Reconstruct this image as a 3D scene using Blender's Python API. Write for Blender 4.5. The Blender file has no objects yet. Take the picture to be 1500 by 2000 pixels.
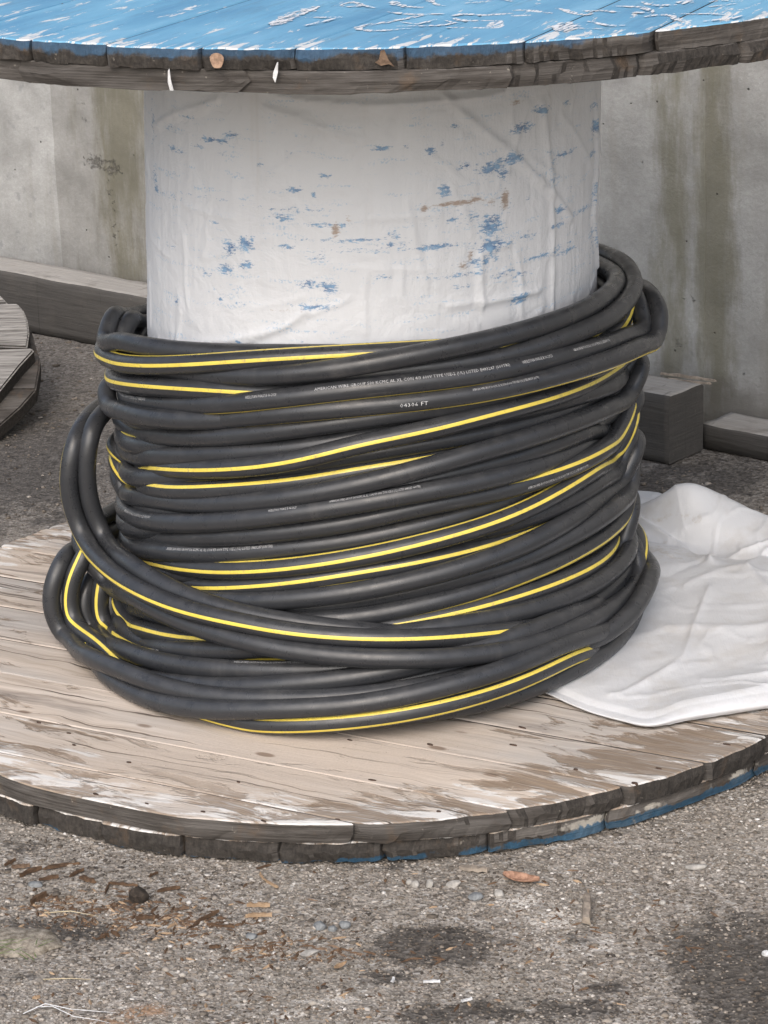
import bpy, bmesh, math, random
import numpy as np
from mathutils import Vector, Matrix
random.seed(7)
rng = np.random.default_rng(11)
sc = bpy.context.scene
COL = sc.collection

# ------------------------------------------------------------------ camera, sky, sun, exposure
PITCH, YAW, ROLL = 0.3225, 0.0076, -0.0378
EYE = Vector((0.0, -3.4799, 1.3684))
fwd = Vector((math.sin(YAW)*math.cos(PITCH), math.cos(YAW)*math.cos(PITCH), -math.sin(PITCH)))
rt0 = Vector((math.cos(YAW), -math.sin(YAW), 0))
up0 = rt0.cross(fwd)
rt = rt0*math.cos(ROLL)+up0*math.sin(ROLL)
up = -rt0*math.sin(ROLL)+up0*math.cos(ROLL)
cd = bpy.data.cameras.new('camera')
cam = bpy.data.objects.new('camera', cd)
COL.objects.link(cam)
cam.matrix_world = Matrix(((rt.x, up.x, -fwd.x, EYE.x), (rt.y, up.y, -fwd.y, EYE.y), (rt.z, up.z, -fwd.z, EYE.z), (0, 0, 0, 1)))
cd.sensor_width = 36
cd.lens = 5200/2000*36
cd.clip_start = 0.05
cd.clip_end = 500
sc.camera = cam

SUN_EL, SUN_AZ = math.radians(42), math.radians(194)      # azimuth measured from +Y clockwise
w = bpy.data.worlds.new('World')
sc.world = w
w.use_nodes = True
nt = w.node_tree
for n in list(nt.nodes):
    nt.nodes.remove(n)
sky = nt.nodes.new('ShaderNodeTexSky')
sky.sky_type = 'NISHITA'
sky.sun_disc = False
sky.sun_elevation = SUN_EL
sky.sun_rotation = SUN_AZ
sky.air_density = 1.0
sky.dust_density = 4.0
sky.ozone_density = 1.0
bg = nt.nodes.new('ShaderNodeBackground')
bg.inputs['Strength'].default_value = 0.15
wo = nt.nodes.new('ShaderNodeOutputWorld')
hs = nt.nodes.new('ShaderNodeHueSaturation')               # a cloud layer takes most of the blue out of the sky
hs.inputs['Saturation'].default_value = 0.85
nt.links.new(sky.outputs[0], hs.inputs['Color'])
nt.links.new(hs.outputs[0], bg.inputs['Color'])
nt.links.new(bg.outputs[0], wo.inputs['Surface'])
sl = bpy.data.lights.new('sun', 'SUN')
sl.energy = 1.5
sl.angle = math.radians(75)
sl.color = (1.0, 0.985, 0.965)
so = bpy.data.objects.new('sun', sl)
COL.objects.link(so)
sd = Vector((math.sin(SUN_AZ)*math.cos(SUN_EL), math.cos(SUN_AZ)*math.cos(SUN_EL), math.sin(SUN_EL)))
so.rotation_euler = sd.to_track_quat('Z', 'Y').to_euler()
sc.view_settings.view_transform = 'Standard'
sc.view_settings.look = 'None'
sc.view_settings.exposure = 0.45
sc.view_settings.gamma = 1.0
sc.view_settings.use_curve_mapping = False

# ------------------------------------------------------------------ measured data (metres, reel axis at the origin)
BLUE = [(-2.3008,0.7706,0.0241,0.0034,1),(-2.2031,0.78,0.0102,0.003,1),(-2.4104,0.7608,0.0165,0.0034,0.6),(-2.5401,0.7495,0.0157,0.003,0.6),(-2.6016,0.7748,0.0176,0.0068,0.5),(-2.4589,0.7942,0.0157,0.003,0.6),(-2.5824,0.751,0.0121,0.0045,0.7),(-2.7851,0.7055,0.0121,0.0141,0.6),(-2.7901,0.7744,0.0102,0.0282,0.6),(-2.753,0.6906,0.011,0.0068,0.8),(-2.5438,0.7189,0.0181,0.003,0.5),(-1.9074,0.7175,0.0109,0.0034,1),(-1.8272,0.7118,0.003,0.0039,1),(-1.7845,0.7345,0.0081,0.003,0.9),(-1.9639,0.6827,0.0137,0.0056,0.8),(-1.9396,0.7618,0.0061,0.0045,0.6),(-2.2589,0.7559,0.0077,0.0039,0.6),(-2.0666,0.7463,0.0066,0.003,0.5),(-2.2932,0.6684,0.0097,0.003,0.6),(-2.132,0.6474,0.0125,0.0079,1),(-2.2108,0.6387,0.0104,0.009,1),(-2.2397,0.6118,0.0107,0.0068,0.9),(-2.1332,0.6203,0.0112,0.0056,0.9),(-1.9422,0.6467,0.0149,0.0034,0.8),(-1.8108,0.6332,0.0118,0.0056,0.7),(-2.3431,0.6014,0.0103,0.0045,0.6),(-1.8544,0.6008,0.0096,0.0056,1),(-1.7683,0.5968,0.0117,0.0079,1),(-1.833,0.5719,0.024,0.0045,0.9),(-2.1613,0.5687,0.0115,0.0034,0.5),(-2.2705,0.5714,0.0048,0.0045,0.8),(-2.5645,0.5541,0.006,0.0056,0.9),(-2.1689,0.5204,0.0058,0.0045,0.9),(-1.8774,0.5273,0.0037,0.0034,0.5),(-2.6237,0.6244,0.016,0.0034,0.5),(-1.768,0.6746,0.035,0.003,0.7),(-1.9412,0.6925,0.0556,0.003,0.55),(-1.6425,0.6552,0.0458,0.003,0.7),(-1.7681,0.6556,0.0642,0.003,0.5),(-2.3512,0.6986,0.06,0.003,0.4),(-2.6642,0.6885,0.058,0.003,0.4),(-1.5511,0.7673,0.0113,0.0034,0.9),(-1.4481,0.7669,0.0057,0.003,0.9),(-1.3493,0.7605,0.0071,0.0051,1),(-1.3004,0.7686,0.003,0.0056,0.8),(-1.2467,0.787,0.0049,0.003,0.9),(-1.195,0.7373,0.0101,0.0039,1),(-1.082,0.7302,0.0202,0.0079,1),(-0.9818,0.7388,0.0175,0.0079,0.9),(-1.0191,0.7213,0.0127,0.0056,0.9),(-0.9314,0.7746,0.0183,0.0068,1),(-0.8171,0.7917,0.0156,0.0056,0.9),(-0.6434,0.7932,0.009,0.003,1),(-0.3215,0.744,0.0178,0.0113,0.9),(-0.3763,0.7731,0.0183,0.0056,0.6),(-0.6525,0.7294,0.0289,0.0034,0.9),(-0.3536,0.7128,0.0203,0.0045,0.8),(-0.7619,0.7363,0.0056,0.003,0.9),(-0.7227,0.7008,0.0099,0.0056,0.6),(-0.6157,0.6819,0.0119,0.0034,0.6),(-1.287,0.7106,0.0085,0.0079,0.9),(-0.8801,0.685,0.0049,0.0045,0.6),(-1.0768,0.6568,0.0177,0.0079,1),(-1.0651,0.6659,0.0124,0.0068,1),(-1.2522,0.6728,0.0098,0.003,0.9),(-1.0752,0.6343,0.0246,0.009,1),(-1.3275,0.642,0.0359,0.0039,0.9),(-1.4971,0.6484,0.0288,0.0034,0.7),(-1.4973,0.6598,0.0115,0.0068,0.6),(-1.1497,0.6725,0.026,0.0056,0.6),(-0.6799,0.6595,0.0107,0.0056,0.8),(-0.6958,0.6408,0.0271,0.0034,0.7),(-0.471,0.6469,0.0369,0.0045,0.6),(-0.8897,0.6371,0.0274,0.0045,0.6),(-0.6099,0.6026,0.0365,0.0034,0.7),(-0.7948,0.6072,0.0326,0.0034,0.7),(-0.6529,0.6119,0.0561,0.003,0.5),(-1.4753,0.6084,0.0406,0.003,0.6),(-1.2149,0.6025,0.0378,0.0034,0.7),(-1.009,0.5957,0.0173,0.0056,0.7),(-0.9137,0.5908,0.0158,0.0045,0.7),(-0.925,0.5606,0.0141,0.0068,1),(-1.0578,0.5654,0.0056,0.0034,0.5),(-1.2027,0.5878,0.0127,0.0045,0.6),(-1.1226,0.6169,0.0332,0.0068,0.7),(-0.2768,0.6548,0.0239,0.0338,0.5),(-0.3027,0.5957,0.0268,0.0282,0.5),(-1.016,0.683,0.0143,0.0338,0.35),(-1.2636,0.6795,0.0734,0.0169,0.25),(-1.6424,0.6425,0.0861,0.0045,0.4),(-0.8083,0.7181,0.0528,0.0079,0.3),(-2.2699,0.5813,0.0396,0.0045,0.3)]
RUST = [(-1.7364,0.6683,0.0052,0.009,1),(-1.6842,0.6808,0.0057,0.009,0.5),(-1.2309,0.6931,0.0372,0.003,1),(-1.1511,0.6948,0.0116,0.0045,0.8),(-1.3722,0.6901,0.0059,0.0034,1),(-1.0088,0.6891,0.0064,0.0124,1),(-1.0791,0.6888,0.0095,0.0056,0.6),(-1.2041,0.6137,0.0063,0.0068,0.8),(-1.1702,0.6252,0.0039,0.0079,0.8),(-1.944,0.5661,0.0376,0.003,0.45),(-1.3715,0.6699,0.0177,0.0056,0.2),(-0.9614,0.8072,0.0103,0.0034,0.8)]
CREASE = [[(-1.292,0.8241),(-1.2142,0.8003),(-1.109,0.7739),(-0.9823,0.7451),(-0.8534,0.7107),(-0.7194,0.678),(-0.5953,0.6414)],
 [(-1.9941,0.8309),(-1.8515,0.8244),(-1.6438,0.819),(-1.4803,0.8182),(-1.3132,0.8185),(-1.1238,0.818),(-1.0395,0.8201)],
 [(-1.6642,0.8105),(-1.5212,0.8102),(-1.3552,0.8046),(-1.2694,0.8037)],
 [(-2.7695,0.7688),(-2.5552,0.794),(-2.2831,0.8184)],
 [(-2.029,0.8138),(-1.8949,0.8026),(-1.7675,0.7874),(-1.6434,0.7776)],
 [(-0.3377,0.7809),(-0.2702,0.7079),(-0.319,0.6306),(-0.1834,0.5532)],
 [(-0.8182,0.8012),(-0.7592,0.7156),(-0.7321,0.6428)],
 [(-0.6792,0.7757),(-0.4914,0.7272),(-0.3427,0.6856)],
 [(-2.7646,0.4858),(-2.2174,0.5187),(-1.9444,0.5446),(-1.8549,0.5653)],
 [(-1.2581,0.5639),(-1.0701,0.5627),(-0.8214,0.5627)],
 [(-0.7364,0.6235),(-0.7228,0.5765),(-0.7244,0.5368)],
 [(-1.1278,0.6236),(-1.1188,0.5584)]]
STAINS_SHADE = [('d',0.058,-0.873,0.075,0.051,1),
 ('d',-0.005,-0.943,0.038,0.021,0.7),
 ('d',0.079,-1.027,0.085,0.024,0.8),
 ('d',0.201,-1.027,0.063,0.024,0.7),
 ('d',-0.06,-0.874,0.028,0.017,0.4),
 ('d',0.358,-0.851,0.034,0.037,0.55),
 ('d',-0.281,-0.744,0.053,0.029,0.5),
 ('d',0.025,-0.834,0.034,0.022,0.6),
 ('d',0.232,-0.985,0.032,0.016,0.8),
 ('d',0.095,-1.012,0.101,0.024,0.55),
 ('d',0.38,-0.97,0.081,0.148,0.95),
 ('d',0.41,-0.88,0.039,0.061,0.7),
 ('d',-0.362,-0.805,0.086,0.043,0.8),
 ('d',-0.38,-0.905,0.039,0.016,0.5),
 ('d',-0.402,-0.856,0.034,0.017,0.5),
 ('d',-0.335,-0.66,0.115,0.047,0.35),
 ('d',-0.421,-0.583,0.043,0.032,0.5),
 ('d',0.231,-0.876,0.061,0.031,0.45),
 ('d',0.08,-0.757,0.035,0.026,0.3),
 ('d',-0.016,-0.936,0.022,0.07,0.3),
 ('d',0.342,-0.749,0.069,0.031,0.25),
 ('d',-0.059,-1.015,0.043,0.02,0.3),
 ('d',0.173,-1.046,0.084,0.021,0.5),
 ('d',0.289,-0.905,0.033,0.019,0.35),
 ('d',-0.178,-0.989,0.032,0.018,0.3),
 ('d',-0.58,0.976,0.137,0.362,0.75),  # wet oil stain plus the left flange's shade, both put into the colour
 ('d',-0.54,1.429,0.08,0.189,0.25),
 ('d',0.478,0.664,0.1,0.168,0.7),
 ('d',0.613,0.729,0.093,0.173,0.6),
 ('d',-0.496,0.655,0.085,0.11,0.5),
 ('d',0.535,0.782,0.077,0.046,0.7),
 ('r',-0.255,-0.996,0.038,0.018,1),
 ('r',-0.278,-1.013,0.059,0.022,0.7),
 ('r',-0.36,-0.889,0.028,0.017,0.3),
 ('r',-0.164,-0.912,0.022,0.014,0.25),
 ('c',0.154,-0.777,0.04,0.031,0.8),
 ('c',0.196,-0.824,0.04,0.025,0.8),
 ('c',0.225,-0.887,0.066,0.031,0.7),
 ('c',0.178,-0.835,0.062,0.062,0.5),
 ('c',-0.049,-0.984,0.043,0.013,0.8),
 ('c',-0.102,-1.012,0.021,0.015,0.8),
 ('c',-0.4,-0.827,0.029,0.02,0.6),
 ('c',0.318,-0.942,0.038,0.023,0.4),
 ('c',0.443,-0.665,0.024,0.019,0.5)]
TARP = [[(0.1894,-0.2639,0.0545),(0.2373,-0.3317,0.0545),(0.2724,-0.3776,0.0545),(0.3077,-0.411,0.0545),(0.3435,-0.4343,0.0545),(0.39,-0.4196,0.0545),(0.4432,-0.4054,0.0545),(0.4971,-0.3896,0.0545),(0.566,-0.3649,0.0545),(0.649,-0.3396,0.0545)],
 [(0.1894,-0.2641,0.056),(0.2373,-0.3319,0.056),(0.2724,-0.3778,0.056),(0.3077,-0.412,0.057),(0.3431,-0.4383,0.059),(0.3896,-0.4226,0.062),(0.4426,-0.4091,0.063),(0.4968,-0.3908,0.062),(0.5657,-0.3661,0.062),(0.6486,-0.3407,0.062)],
 [(0.1906,-0.2464,0.056),(0.239,-0.3114,0.056),(0.2742,-0.3586,0.057),(0.3098,-0.3915,0.058),(0.3456,-0.4165,0.06),(0.3927,-0.3985,0.067),(0.4458,-0.3867,0.0695),(0.5006,-0.3664,0.0685),(0.5703,-0.3393,0.067),(0.6539,-0.3134,0.067)],
 [(0.1934,-0.2051,0.056),(0.2424,-0.2694,0.058),(0.2788,-0.3084,0.058),(0.3148,-0.343,0.06),(0.3516,-0.3639,0.06),(0.3989,-0.35,0.062),(0.4529,-0.3366,0.064),(0.5082,-0.3183,0.064),(0.5797,-0.2858,0.062),(0.6657,-0.2543,0.06)],
 [(0.1977,-0.1404,0.056),(0.2479,-0.2028,0.06),(0.2865,-0.2258,0.058),(0.3247,-0.2476,0.06),(0.3644,-0.2524,0.058),(0.4119,-0.2481,0.06),(0.468,-0.2311,0.058),(0.523,-0.224,0.06),(0.595,-0.1987,0.06),(0.681,-0.1764,0.06)],
 [(0.2035,-0.0538,0.056),(0.2562,-0.1011,0.062),(0.2974,-0.1083,0.06),(0.3392,-0.1078,0.058),(0.3786,-0.1284,0.062),(0.4289,-0.114,0.058),(0.4844,-0.1152,0.062),(0.5417,-0.1048,0.06),(0.6138,-0.0914,0.06),(0.7017,-0.0717,0.06)],
 [(0.2093,0.0314,0.058),(0.2656,0.0146,0.058),(0.3073,-0.001,0.062),(0.3493,-0.0105,0.066),(0.391,-0.0208,0.068),(0.4438,0.0029,0.06),(0.5014,0.0044,0.06),(0.5582,0.0006,0.062),(0.6329,0.0181,0.06),(0.7214,0.0287,0.06)],
 [(0.216,0.1316,0.06),(0.2746,0.1246,0.06),(0.319,0.1246,0.062),(0.3612,0.1038,0.07),(0.4033,0.0863,0.076),(0.4567,0.1035,0.066),(0.515,0.1002,0.06),(0.572,0.0891,0.06),(0.6467,0.0966,0.058),(0.737,0.1076,0.058)],
 [(0.2227,0.2315,0.06),(0.2831,0.2287,0.06),(0.3287,0.23,0.06),(0.3749,0.237,0.062),(0.4185,0.219,0.068),(0.4691,0.2014,0.06),(0.5233,0.1588,0.056),(0.5814,0.1484,0.058),(0.6566,0.1533,0.057),(0.7483,0.1646,0.057)],
 [(0.2256,0.2718,0.066),(0.2865,0.269,0.066),(0.3325,0.2703,0.066),(0.379,0.2752,0.068),(0.4223,0.2523,0.074),(0.472,0.2239,0.072),(0.5281,0.1929,0.066),(0.5857,0.1768,0.066),(0.6626,0.1879,0.062),(0.7553,0.2006,0.06)],
 [(0.2287,0.3189,0.066),(0.2895,0.3054,0.068),(0.3359,0.3057,0.07),(0.3816,0.3002,0.074),(0.424,0.2666,0.09),(0.4746,0.2441,0.105),(0.5323,0.2233,0.092),(0.5907,0.2092,0.08),(0.6656,0.2058,0.07),(0.7585,0.2175,0.066)],
 [(0.2323,0.374,0.062),(0.2935,0.3544,0.066),(0.3396,0.3464,0.07),(0.3841,0.3243,0.078),(0.4262,0.2847,0.108),(0.4772,0.2648,0.138),(0.5386,0.2679,0.112),(0.5969,0.2495,0.09),(0.6715,0.24,0.074),(0.7643,0.2472,0.066)]]
LEFTBOARDS = [[(-1.1243,1.7021,0.2414),(-0.8063,1.5733,0.2021),(-0.7218,1.5206,0.186),(-0.6796,1.49,0.1766),(-0.6611,1.4578,0.1668),(-1.09,1.4894,0.1764)],
 [(-1.0897,1.4875,0.1759),(-0.6435,1.4565,0.1664),(-0.6297,1.4322,0.1589),(-0.619,1.3958,0.1478),(-0.6124,1.3515,0.1343),(-0.6123,1.3049,0.12),(-1.0692,1.3602,0.1369)],
 [(-1.0659,1.3392,0.1305),(-0.7191,1.3023,0.1192),(-0.6035,1.3008,0.1188),(-0.5989,1.2919,0.1161),(-0.6196,1.246,0.102),(-0.6497,1.1654,0.0774),(-0.696,1.0756,0.0499),(-1.0233,1.0746,0.0496)],
 [(-1.022,1.0667,0.0472),(-0.7005,1.0665,0.0471),(-0.7422,1.001,0.0271),(-0.8051,0.9295,0.0053),(-0.9924,0.8829,-0.009)]]
LEFTLOW = [[(-1.084,1.4336,0.1322),(-0.6171,1.4175,0.1273),(-0.5964,1.3289,0.1002),(-0.5912,1.3114,0.0948),(-0.5892,1.2739,0.0834),(-0.5907,1.2107,0.064),(-1.0533,1.2433,0.074)],
 [(-1.0528,1.2399,0.073),(-0.5914,1.2075,0.063),(-0.614,1.1552,0.0471),(-0.646,1.1015,0.0306),(-0.6933,1.0266,0.0077),(-0.9952,0.8822,-0.0364)]]
STROKES = [(0.0051,[(-0.004,-0.33),(0.002,-0.316),(0.01,-0.313),(0.016,-0.322),(0.02,-0.334),(0.014,-0.348),(0.006,-0.352),(-0.002,-0.345),(-0.004,-0.33)]),
 (0.0051,[(0.02,-0.334),(0.026,-0.35),(0.036,-0.37)]),
 (0.012,[(-0.08,-0.488),(-0.061,-0.414),(-0.043,-0.371),(-0.032,-0.34)]),
 (0.0041,[(-0.047,-0.433),(-0.023,-0.435),(-0.004,-0.435)]),
 (0.0053,[(-0.046,-0.497),(-0.029,-0.477),(-0.016,-0.455),(-0.004,-0.438)]),
 (0.0056,[(0.049,-0.403),(0.06,-0.413),(0.074,-0.427),(0.093,-0.43),(0.113,-0.428)]),
 (0.0055,[(0.093,-0.433),(0.079,-0.447),(0.063,-0.466),(0.045,-0.487),(0.026,-0.503),(0.013,-0.519),(0.015,-0.535),(0.029,-0.55),(0.048,-0.548),(0.063,-0.54),(0.074,-0.537)]),
 (0.0046,[(0.058,-0.519),(0.08,-0.52),(0.101,-0.521),(0.115,-0.512),(0.121,-0.5),(0.112,-0.483)]),
 (0.004,[(0.062,-0.486),(0.072,-0.497),(0.079,-0.506),(0.091,-0.491),(0.103,-0.473)]),
 (0.0071,[(0.059,-0.308),(0.06,-0.338),(0.07,-0.363),(0.093,-0.373)]),
 (0.0083,[(0.099,-0.301),(0.104,-0.332)]),
 (0.0059,[(0.104,-0.332),(0.109,-0.359),(0.117,-0.365)]),
 (0.0083,[(0.14,-0.338),(0.15,-0.319)]),
 (0.0051,[(0.136,-0.346),(0.154,-0.34),(0.17,-0.333)]),
 (0.0071,[(0.184,-0.316),(0.196,-0.339)]),
 (0.0068,[(0.121,-0.449),(0.132,-0.434),(0.16,-0.449),(0.19,-0.439)]),
 (0.0061,[(0.123,-0.465),(0.126,-0.48),(0.135,-0.492),(0.148,-0.491),(0.165,-0.494)]),
 (0.0058,[(0.109,-0.538),(0.136,-0.545),(0.162,-0.552)]),
 (0.0132,[(0.164,-0.552),(0.167,-0.524),(0.171,-0.495)]),
 (0.007,[(0.191,-0.419),(0.203,-0.413),(0.217,-0.429),(0.236,-0.449)]),
 (0.0095,[(0.188,-0.46),(0.2,-0.46),(0.211,-0.458)]),
 (0.0063,[(0.243,-0.407),(0.251,-0.424),(0.259,-0.448),(0.269,-0.465),(0.281,-0.457)]),
 (0.0055,[(0.282,-0.449),(0.271,-0.436),(0.299,-0.435)]),
 (0.0089,[(0.287,-0.43),(0.298,-0.441),(0.31,-0.453)]),
 (0.0057,[(0.308,-0.4),(0.325,-0.406),(0.34,-0.414),(0.345,-0.438),(0.347,-0.461)]),
 (0.0089,[(0.326,-0.454),(0.335,-0.458),(0.344,-0.463)]),
 (0.0053,[(0.268,-0.515),(0.276,-0.527),(0.284,-0.546),(0.296,-0.554),(0.311,-0.554)]),
 (0.006,[(0.335,-0.493),(0.348,-0.481),(0.359,-0.481),(0.366,-0.491),(0.366,-0.516),(0.371,-0.538)]),
 (0.0047,[(0.367,-0.475),(0.388,-0.479),(0.409,-0.48),(0.425,-0.491)]),
 (0.0058,[(0.394,-0.539),(0.414,-0.527),(0.431,-0.516),(0.443,-0.499)]),
 (0.0045,[(0.249,-0.561),(0.264,-0.573),(0.281,-0.574)]),
 (0.0175,[(0.233,-0.587),(0.239,-0.549),(0.248,-0.518)]),
 (0.0065,[(0.346,-0.372),(0.35,-0.39),(0.359,-0.403),(0.37,-0.403),(0.382,-0.402)]),
 (0.0132,[(0.387,-0.397),(0.399,-0.367)]),
 (0.005,[(0.418,-0.385),(0.431,-0.379),(0.441,-0.375),(0.453,-0.391)]),
 (0.0042,[(0.415,-0.425),(0.434,-0.414),(0.451,-0.403)])]
CHIPS = [(-0.134,-0.695,0.029,0.0058),(-0.124,-0.711,0.0261,0.0051),(-0.138,-0.764,0.0333,0.0087),(-0.137,-0.788,0.042,0.0072),(-0.407,-0.653,0.0362,0.0101),(-0.384,-0.671,0.029,0.0072),(-0.352,-0.665,0.0261,0.0058),(-0.391,-0.723,0.0362,0.0101),(-0.313,-0.708,0.0319,0.0058),(-0.296,-0.697,0.0362,0.0051),(-0.434,-0.626,0.0217,0.0065),(-0.42,-0.641,0.029,0.0087),(-0.31,-0.822,0.0246,0.0043),(-0.296,-0.817,0.0174,0.0058),(-0.183,-0.863,0.0174,0.0058),(-0.195,-0.789,0.0362,0.0072),(-0.205,-0.801,0.0246,0.0058),(-0.179,-0.812,0.0435,0.0043),(-0.264,-0.783,0.0246,0.0072),(-0.369,-0.956,0.0101,0.0058),(-0.134,-0.665,0.0217,0.0043),(-0.242,-0.715,0.029,0.0065),(-0.225,-0.761,0.0217,0.0058),(-0.262,-0.673,0.0188,0.0051),(-0.372,-0.643,0.0435,0.0072),(-0.338,-0.686,0.029,0.0087),(-0.28,-0.718,0.0217,0.0065)]
SPOT = {'leaf1':(0.162,-0.732),'leaf2':(-0.046,-0.92),'peg_a':(0.232,-0.79),'peg_b':(0.225,-0.849),'stone1':(-0.068,-0.82),'stone2':(-0.054,-0.826),'stone3':(-0.041,-0.819),'rect':(0.085,-0.733),'leaf3':(0.109,-0.696),'p1':(0.04,-0.731),'p2':(0.034,-0.723),'p3':(0.057,-0.733),'p4':(0.108,-0.766),'p5':(0.135,-0.762),'p6':(0.106,-0.763),'white1':(0.01,-0.955),'white2':(0.051,-0.959),'white3':(0.086,-1.003),'wireA':(-0.379,-0.988),'wireB':(-0.305,-1.011),'clump':(-0.275,-0.734),'moss':(-0.4,-0.83),'p7':(0.316,-0.798),'p8':(0.365,-0.711),'bright':(0.411,-0.929),'stick1':(-0.336,-0.779),'stick1b':(-0.349,-0.794),'blue':(-0.398,-0.685),'leafsm':(-0.054,-0.91),'weed':(-0.407,-0.867),'g1':(-0.079,-0.878),'g2':(-0.144,-0.837),'g3':(0.305,-0.765)}
NAILS = [(-0.03,-0.429),(0.069,-0.452),(0.186,-0.411),(0.34,-0.552),(0.431,-0.489),(0.307,-0.591),(0.072,-0.648),(-0.302,-0.469),(-0.272,-0.593),(-0.204,-0.622),(-0.335,-0.56),(-0.132,-0.655),(-0.046,-0.659),(-0.385,-0.37),(-0.004,-0.552),(0.241,-0.545),(-0.427,-0.331),(-0.375,-0.408),(-0.165,-0.541),(0.171,-0.464)]
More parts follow.
